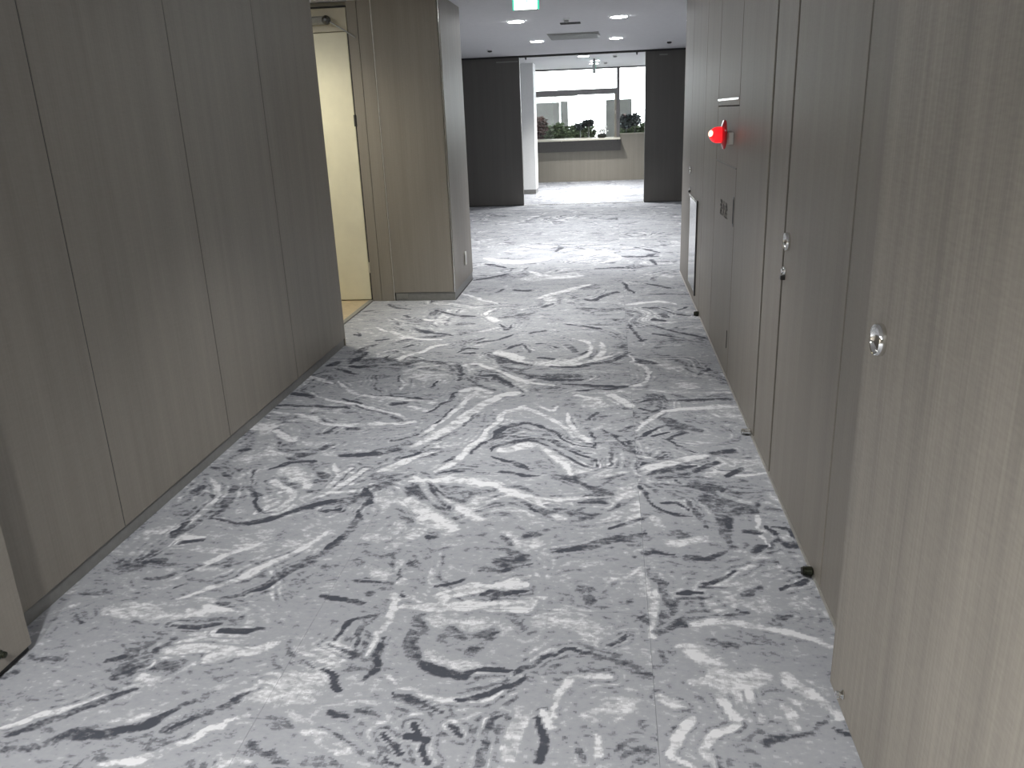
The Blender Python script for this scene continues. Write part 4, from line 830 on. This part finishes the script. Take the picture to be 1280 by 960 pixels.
# ---------------------------------------------------------------- far partition with its opening
PY = 14.3
pa = bx('wall_partition_left', (-5.3, PY, .012), (-1.478, PY + .09, CEIL - .028), M['lam_shaded'], bev=.002, **ST)
pb = bx('wall_partition_right', (.578, PY, .012), (5.1, PY + .09, CEIL - .028), M['lam_shaded'], bev=.002, **ST)
bx('bottom_seal', (-5.3, PY + .02, 0), (-1.485, PY + .07, .012), M['slot'], pa); bx('bottom_seal', (.585, PY + .02, 0), (5.1, PY + .07, .012), M['slot'], pb)
for p_, xs in ((pa, (-1.86, -1.50)), (pb, (.80, .93))):
    bx('track_cover', (xs[0], PY - .004, 2.325), (xs[1], PY, 2.345), M['vent'], p_)
rail = bx('trim_3', (-5.3, PY - .02, CEIL - .028), (5.1, PY + .11, CEIL), M['slot'], **ST)
for x in (-1.37, .44):
    obj('track_hook', cyl(bmesh.new(), (x, PY + .03, CEIL - .028), (x, PY + .03, CEIL - .07), .022, .006, 10), M['dsteel'], rail)
bx('trim_4', (-1.478, PY + .01, -.001), (.578, PY + .07, .004), M['steel'], **ST)
# enclosing walls that close the building around what is seen
bx('wall_lobby_far_left', (-5.4, 6.9, 0), (-5.25, 19.6, CEIL), M['lam'], **ST)
bx('wall_lobby_far_right', (5.05, 7.8, 0), (5.2, 19.6, CEIL), M['lam'], **ST)
bx('wall_behind', (-2.1, -4.1, 0), (1.0, -3.95, CEIL), M['lam'], **ST)
# ---------------------------------------------------------------- white column
wc = bx('wall_column', (-2.7, 16.4, .085), (-1.44, 16.95, CEIL), M['white'], bev=.004, **ST)
bx('baseboard_column', (-2.695, 16.41, 0), (-1.447, 16.94, .085), M['base'], **ST)
# ---------------------------------------------------------------- back wall, service windows
BY = 19.2
bw = bx('wall_back', (-5.3, BY, 0), (5.1, BY + .16, .915), M['lam_back'], **ST)
bx('wall_back_upper', (-5.3, BY, .915), (-2.55, BY + .16, CEIL), M['lam_back'], **ST)
bx('wall_back_right', (2.6, BY, .915), (5.1, BY + .16, CEIL), M['lam_back'], **ST)
bx('sill_panel', (.235, BY, .915), (2.6, BY + .16, 1.0), M['lam_back'], bw)
w1 = empty('window_1', (-1.0, BY, .95), **ST)
def wf(lo, hi, mat='frame', par=w1, nm='window_frame'): return bx(nm, lo, hi, M[mat], par, .004)
wf((-2.55, BY, CEIL - .03), (.17, BY + .09, CEIL))
wf((-2.55, BY - .01, 1.865), (.155, BY + .10, 1.985), nm='transom_bar')
wf((.155, BY - .03, .94), (.225, BY + .12, CEIL), nm='mullion')
wf((.105, BY + .02, .94), (.155, BY + .10, 1.875), 'framel')
wf((-2.55, BY, .915), (.155, BY + .10, .955), 'framel')
wf((-2.60, BY, .915), (-2.55, BY + .10, CEIL))
bx('pane', (-2.55, BY + .045, 1.985), (.155, BY + .051, CEIL - .03), M['glass'], w1)
bx('pane', (-2.55, BY + .045, .955), (-.75, BY + .051, 1.875), M['glass'], w1)
bx('pane', (-.76, BY + .058, .955), (.105, BY + .064, 1.875), M['glass'], w1)
bx('latch', (.118, BY + .008, 1.44), (.138, BY + .02, 1.52), M['plastic'], w1, .002)
w2 = empty('window_2', (1.4, BY, 1.0), **ST)
wf((.225, BY, CEIL - .03), (2.6, BY + .09, CEIL), par=w2)
wf((.225, BY, .99), (2.6, BY + .10, 1.02), 'framel', w2)
wf((2.55, BY, 1.02), (2.6, BY + .10, CEIL), par=w2)
wf((1.35, BY, 1.02), (1.40, BY + .10, CEIL), par=w2, nm='mullion')
bx('pane', (.225, BY + .045, 1.02), (1.35, BY + .051, CEIL - .03), M['glass'], w2)
bx('pane', (1.40, BY + .045, 1.02), (2.55, BY + .051, CEIL - .03), M['glass'], w2)
ct = empty('service_counter', (-1.1, BY - .2, .9), label='shelf-like service counter with dark panel imitating its shade, under the big back window', category='counter')
bx('counter_top', (-2.55, BY - .40, .905), (.235, BY - .003, .945), M['counter'], ct, .004)
bx('shade_panel', (-2.55, BY - .06, .66), (.245, BY - .003, .905), M['shade_panel'], ct, .002)  # dark panel stands in for the shade under the counter
for x in (-2.4, -1.1, .15):
    bx('bracket', (x, BY - .34, .875), (x + .03, BY - .06, .905), M['dsteel'], ct)
# flower vase on the counter
fv = empty('flower_pot', (-.17, BY - .20, .945), label='small dark pot of white blossoms on the service counter', category='plant')
obj('pot', lathe(bmesh.new(), [(.07, 0), (.10, .02), (.11, .05), (.09, .085), (.085, .09)], (-.17, BY - .20, .945), (0, 0, 1), 20), M['pot'], fv, True)
b = bmesh.new()
for i in range(60):
    u = random.random() * 6.28; r = random.random() ** .5 * .15; z = 1.03 + random.random() * .2
    mt = Matrix.Translation((-.17 + r * math.cos(u) * .9, BY - .20 + r * .6 * math.sin(u), z)) @ Matrix.Rotation(random.random() * 3, 4, Vector((random.random(), random.random(), 1)).normalized())
    bmesh.ops.create_icosphere(b, subdivisions=1, radius=.02 + .012 * random.random(), matrix=mt @ Matrix.Diagonal((1, .7, .5, 1)))
obj('blossoms', b, M['petal'], fv, kind='stuff')
b = bmesh.new()
for i in range(9):
    u = i * .7; cyl(b, (-.17, BY - .2, 1.0), (-.17 + .1 * math.cos(u), BY - .2 + .07 * math.sin(u), 1.17), .004, .003, 6)
obj('stems', b, M['leaf'], fv)
# ---------------------------------------------------------------- outside the windows
bx('sky_blocker', (-14, BY + .16, 2.80), (14, 25.2, 3.0), M['pale'], **ST)  # unseen slab added to keep sky light off the piers and hedge
bx('floor_terrace', (-14, BY + .16, -.06), (14, 40, -.002), M['paving'], **ST)
def leaves(bm, c, rad, n, s, zmin=None):
    for i in range(n):
        v = Vector((random.gauss(0, 1), random.gauss(0, 1), random.gauss(0, 1))).normalized() * (random.random() ** .4)
        p = Vector(c) + Vector((v.x * rad[0], v.y * rad[1], v.z * rad[2]))
        q = Matrix.Translation(p) @ Vector((random.random() - .5, random.random() - .5, random.random() - .5)).to_track_quat('Z', 'Y').to_matrix().to_4x4()
        L_ = s * (.7 + .6 * random.random())
        vs = [bm.verts.new(q @ Vector(t)) for t in ((-L_, 0, 0), (0, -L_ * .45, .1 * L_), (L_, 0, 0), (0, L_ * .45, .1 * L_))]
        bm.faces.new(vs)
def shrub(name, label, cat, blobs, mat, s, base, group=None):
    t = empty(name, base, label=label, category=cat)
    b = bmesh.new()
    for c, r, n in blobs: leaves(b, c, r, n, s)
    obj('foliage', b, M[mat], t, kind='stuff')
    b = bmesh.new()
    for c, r, n in blobs: cyl(b, (c[0], c[1], base[2]), (c[0], c[1], c[2]), .025, .012, 7)
    obj('stems', b, M['pot'], t)
    if group: t['group'] = group
    return t
shrub('hedge', 'clipped green hedge seen through the big service window', 'hedge',
      [((x, 21.0 + .1 * math.sin(7 * x), .86), (.26, .3, .40 + .05 * math.sin(9 * x + 1)), 1100) for x in np.arange(-3.0, -.4, .22)], 'leaf', .055, (-1.7, 21.0, 0))
shrub('hedge', 'clipped green hedge seen through the right window', 'hedge',
      [((x, 21.0, .84), (.26, .3, .42), 1100) for x in np.arange(.45, 2.7, .24)], 'leaf', .055, (1.5, 21.0, 0))
shrub('bush', 'dark leafy bush rising over the hedge in the right window', 'bush',
      [((.40, 20.5, 1.26), (.20, .15, .17), 420), ((.60, 20.5, 1.30), (.14, .15, .14), 260)], 'leafd', .05, (.5, 20.5, 0))
shrub('bush', 'russet brown bush at the left edge of the big window', 'bush',
      [((-1.62, 20.15, 1.22), (.17, .14, .24), 380), ((-1.72, 20.15, .9), (.14, .12, .3), 260)], 'leafr', .05, (-1.65, 20.15, 0))
shrub('bush', 'thin tuft of leaves sticking up at the right end of the hedge', 'bush',
      [((-.50, 20.3, 1.26), (.15, .10, .08), 200), ((-.70, 20.3, 1.18), (.12, .10, .08), 120)], 'leafd', .045, (-.6, 20.3, 0))
# piers and pale building across the terrace
bx('wall_pier_left', (-2.6, 24, 0), (-1.36 - .05, 24.5, 1.79), M['concrete'], **ST)
bx('wall_pier_post', (-1.33, 23.4, 0), (-1.13, 23.6, 1.79), M['concrete'], **ST)
bx('wall_pier_right', (-.10, 22.6, 0), (.575, 23.1, 1.785), M['concrete'], **ST)
for k, (z, xa, xb) in enumerate(((1.80, -2.7, -1.05), (1.87, -2.7, -1.3), (1.94, -2.7, -.9))):
    bx('trim_%d' % (5 + k), (xa, 23.9, z), (xb, 24.6, z + .022), M['vent'], **ST)
for k, z in enumerate((1.80, 1.86)):
    bx('trim_%d' % (8 + k), (.30, 22.5, z), (.62, 23.1, z + .018), M['vent'], **ST)
# ---------------------------------------------------------------- ceiling fittings
def spot(x, y, w, par, ang=125, z=CEIL - .02, blend=.9, col=(1, .985, .96)):
    ld = bpy.data.lights.new('lamp_light', 'SPOT'); ld.energy = w; ld.spot_size = math.radians(ang); ld.spot_blend = blend
    ld.shadow_soft_size = .06; ld.color = col
    o = bpy.data.objects.new('lamp_light', ld); COL.objects.link(o); o.location = (x, y, z)
    o.parent = par; o.matrix_parent_inverse = par.matrix_world.inverted(); return o
def downlight(x, y, r, w, label, ang=125, col=(1, .985, .96)):
    t = empty('ceiling_light', (x, y, CEIL), label=label, category='ceiling light', group='round downlights')
    obj('trim_ring', lathe(bmesh.new(), [(r, 0), (r * 1.10, -.001), (r * 1.12, -.005), (r * 1.05, -.008), (r * .98, -.006)], (x, y, CEIL), (0, 0, 1), 36), M['white'], t, True)
    obj('lamp_disc', cyl(bmesh.new(), (x, y, CEIL - .008), (x, y, CEIL - .0115), r, n=36), M['lampdisc'], t)
    spot(x, y, w, t, ang, CEIL - .02, .9, col); return t
downlight(-.96, 9.10, .082, LAMP_W, 'nearest lit downlight on the left, beside the exit sign')
downlight(.095, 9.15, .082, LAMP_W, 'nearest lit downlight on the right of the lobby ceiling')
downlight(-.955, 11.62, .082, LAMP_W * .68, 'second lit downlight on the left, before the ceiling grille')
downlight(.085, 11.72, .082, LAMP_W * .68, 'second lit downlight on the right, beyond the ceiling grille')
downlight(-.45, 15.12, .09, LAMP_W * 1.6, 'lit downlight just behind the dark opening rail')
downlight(-.275, 16.55, .08, LAMP_W * 1.35, 'lit downlight partly hidden by the edge-on hanging sign')
downlight(-.31, 17.47, .09, LAMP_W * 1.35, 'farthest lit downlight, behind the edge-on hanging sign')
for x, y, k, ang, lb in ((-.59, 6.1, 1.45, 78, 'corridor downlight out of view above the alcove door'), (-.50, 3.5, 1.25, 94, 'corridor downlight out of view above the middle of the corridor'),
                         (-.85, -.1, 2.5, 140, 'lamp added out of view by the camera to light the near right leaf'), (-.95, -1.5, 5.0, 150, 'strong lamp added out of view behind the camera to light the near right leaf')):  # last two lamps are added, unseen, to brighten the near right leaf
    downlight(x, y, .07, CORRIDOR_W * k, lb, ang)
al2 = downlight(-2.6, 6.0,   .07, 44, 'downlight in the alcove before the cream door', 150, (1, .93, .74))
al2.location.z -= .02
# air grille, slot and detectors
vg = empty('ceiling_grille', (-.44, 11.06, CEIL), label='wide grey air grille set in the lobby ceiling', category='vent')
bx('grille_frame', (-.76, 10.72, CEIL - .006), (-.13, 11.55, CEIL), M['vent'], vg, .002)
for k in range(9): bx('slat', (-.74, 10.79 + k * .083, CEIL - .014), (-.15, 10.82 + k * .083, CEIL - .006), M['housing'], vg)
bx('end_cap', (-.15, 10.95, CEIL - .02), (-.12, 11.3, CEIL - .004), M['white'], vg)
sl = empty('ceiling_slot', (-.42, 9.55, CEIL), label='short black slot vent between the near downlights', category='vent')
bx('slot_frame', (-.53, 9.49, CEIL - .01), (-.31, 9.62, CEIL), M['slot'], sl, .003); bx('slot_blade', (-.52, 9.54, CEIL - .016), (-.32, 9.55, CEIL - .01), M['dsteel'], sl)
def detector(x, y, r, label, mat='housing'):
    t = empty('ceiling_detector', (x, y, CEIL), label=label, category='detector')
    obj('detector_base', lathe(bmesh.new(), [(r, 0), (r, -.008), (r * .8, -.014)], (x, y, CEIL), (0, 0, 1), 20), M['white'], t, True)
    obj('detector_head', lathe(bmesh.new(), [(r * .6, -.014), (r * .7, -.03), (r * .3, -.038)], (x, y, CEIL), (0, 0, 1), 20), M[mat], t, True)
detector(-.44, 9.12, .035, 'tiny round detector just before the black ceiling slot')
detector(-1.74, 12.7, .05, 'small dark sprinkler head above the left dark partition', 'slot')
detector(.845, 12.7, .05, 'small dark sprinkler head above the right dark partition', 'slot')
detector(.095, 15.3, .05, 'small ceiling detector seen beyond the opening, right of its downlight')
detector(-.08, 17.2, .05, 'small ceiling detector right of the edge-on hanging sign')
# near exit sign: white guidance panel with a green running figure and door
es = empty('exit_sign', (-.625, 6.6, CEIL), label='bright square exit sign hanging at the top edge of the frame', category='sign')
bx('sign_housing', (-.715, 6.605, 2.238), (-.530, 6.64, CEIL - .004), M['housing'], es, .003)
fp = bx('sign_face', (-.706, 6.598, 2.244), (-.538, 6.606, 2.408), M['signw'], es, .002)
for x in (-.718, -.532): bx('sign_border', (x, 6.594, 2.24), (x + .012, 6.606, 2.412), M['signg'], es, .001)
b = bmesh.new()
def bar(b, p, q, w):
    p = Vector((p[0], 6.5965, p[1])); q = Vector((q[0], 6.5965, q[1])); cyl(b, p, q, w, w, 8)
g0, z0 = -.63, 2.325
cyl(b, (g0 + .012, 6.597, z0 + .055), (g0 + .012, 6.595, z0 + .055), .011, n=14)
for p, q, w in (((g0 + .006, z0 + .04), (g0 - .008, z0 + .005), .010), ((g0 - .008, z0 + .005), (g0 + .022, z0 - .012), .006), ((g0 + .022, z0 - .012), (g0 + .02, z0 - .035), .005),
                ((g0 - .008, z0 + .004), (g0 - .026, z0 - .012), .006), ((g0 - .026, z0 - .012), (g0 - .045, z0 - .010), .005), ((g0 + .006, z0 + .036), (g0 + .03, z0 + .02), .004),
                ((g0 + .002, z0 + .036), (g0 - .022, z0 + .026), .004), ((g0 - .022, z0 + .026), (g0 - .032, z0 + .006), .004)): bar(b, p, q, w)
obj('running_figure', b, M['signg'], fp)
# far sign seen edge-on
fs = empty('exit_sign', (-.28, 16.0, CEIL), label='small hanging sign seen edge-on beyond the opening', category='sign')
bx('sign_housing', (-.306, 15.85, 2.17), (-.254, 16.15, 2.39), M['housing'], fs, .003)
bx('sign_face', (-.3065, 15.87, 2.19), (-.3055, 16.13, 2.375), M['signg'], fs); bx('sign_face', (-.2545, 15.87, 2.19), (-.2535, 16.13, 2.375), M['signg'], fs)
obj('hanger_rod', cyl(bmesh.new(), (-.28, 16, 2.385), (-.28, 16, CEIL), .012, n=10), M['dsteel'], fs)
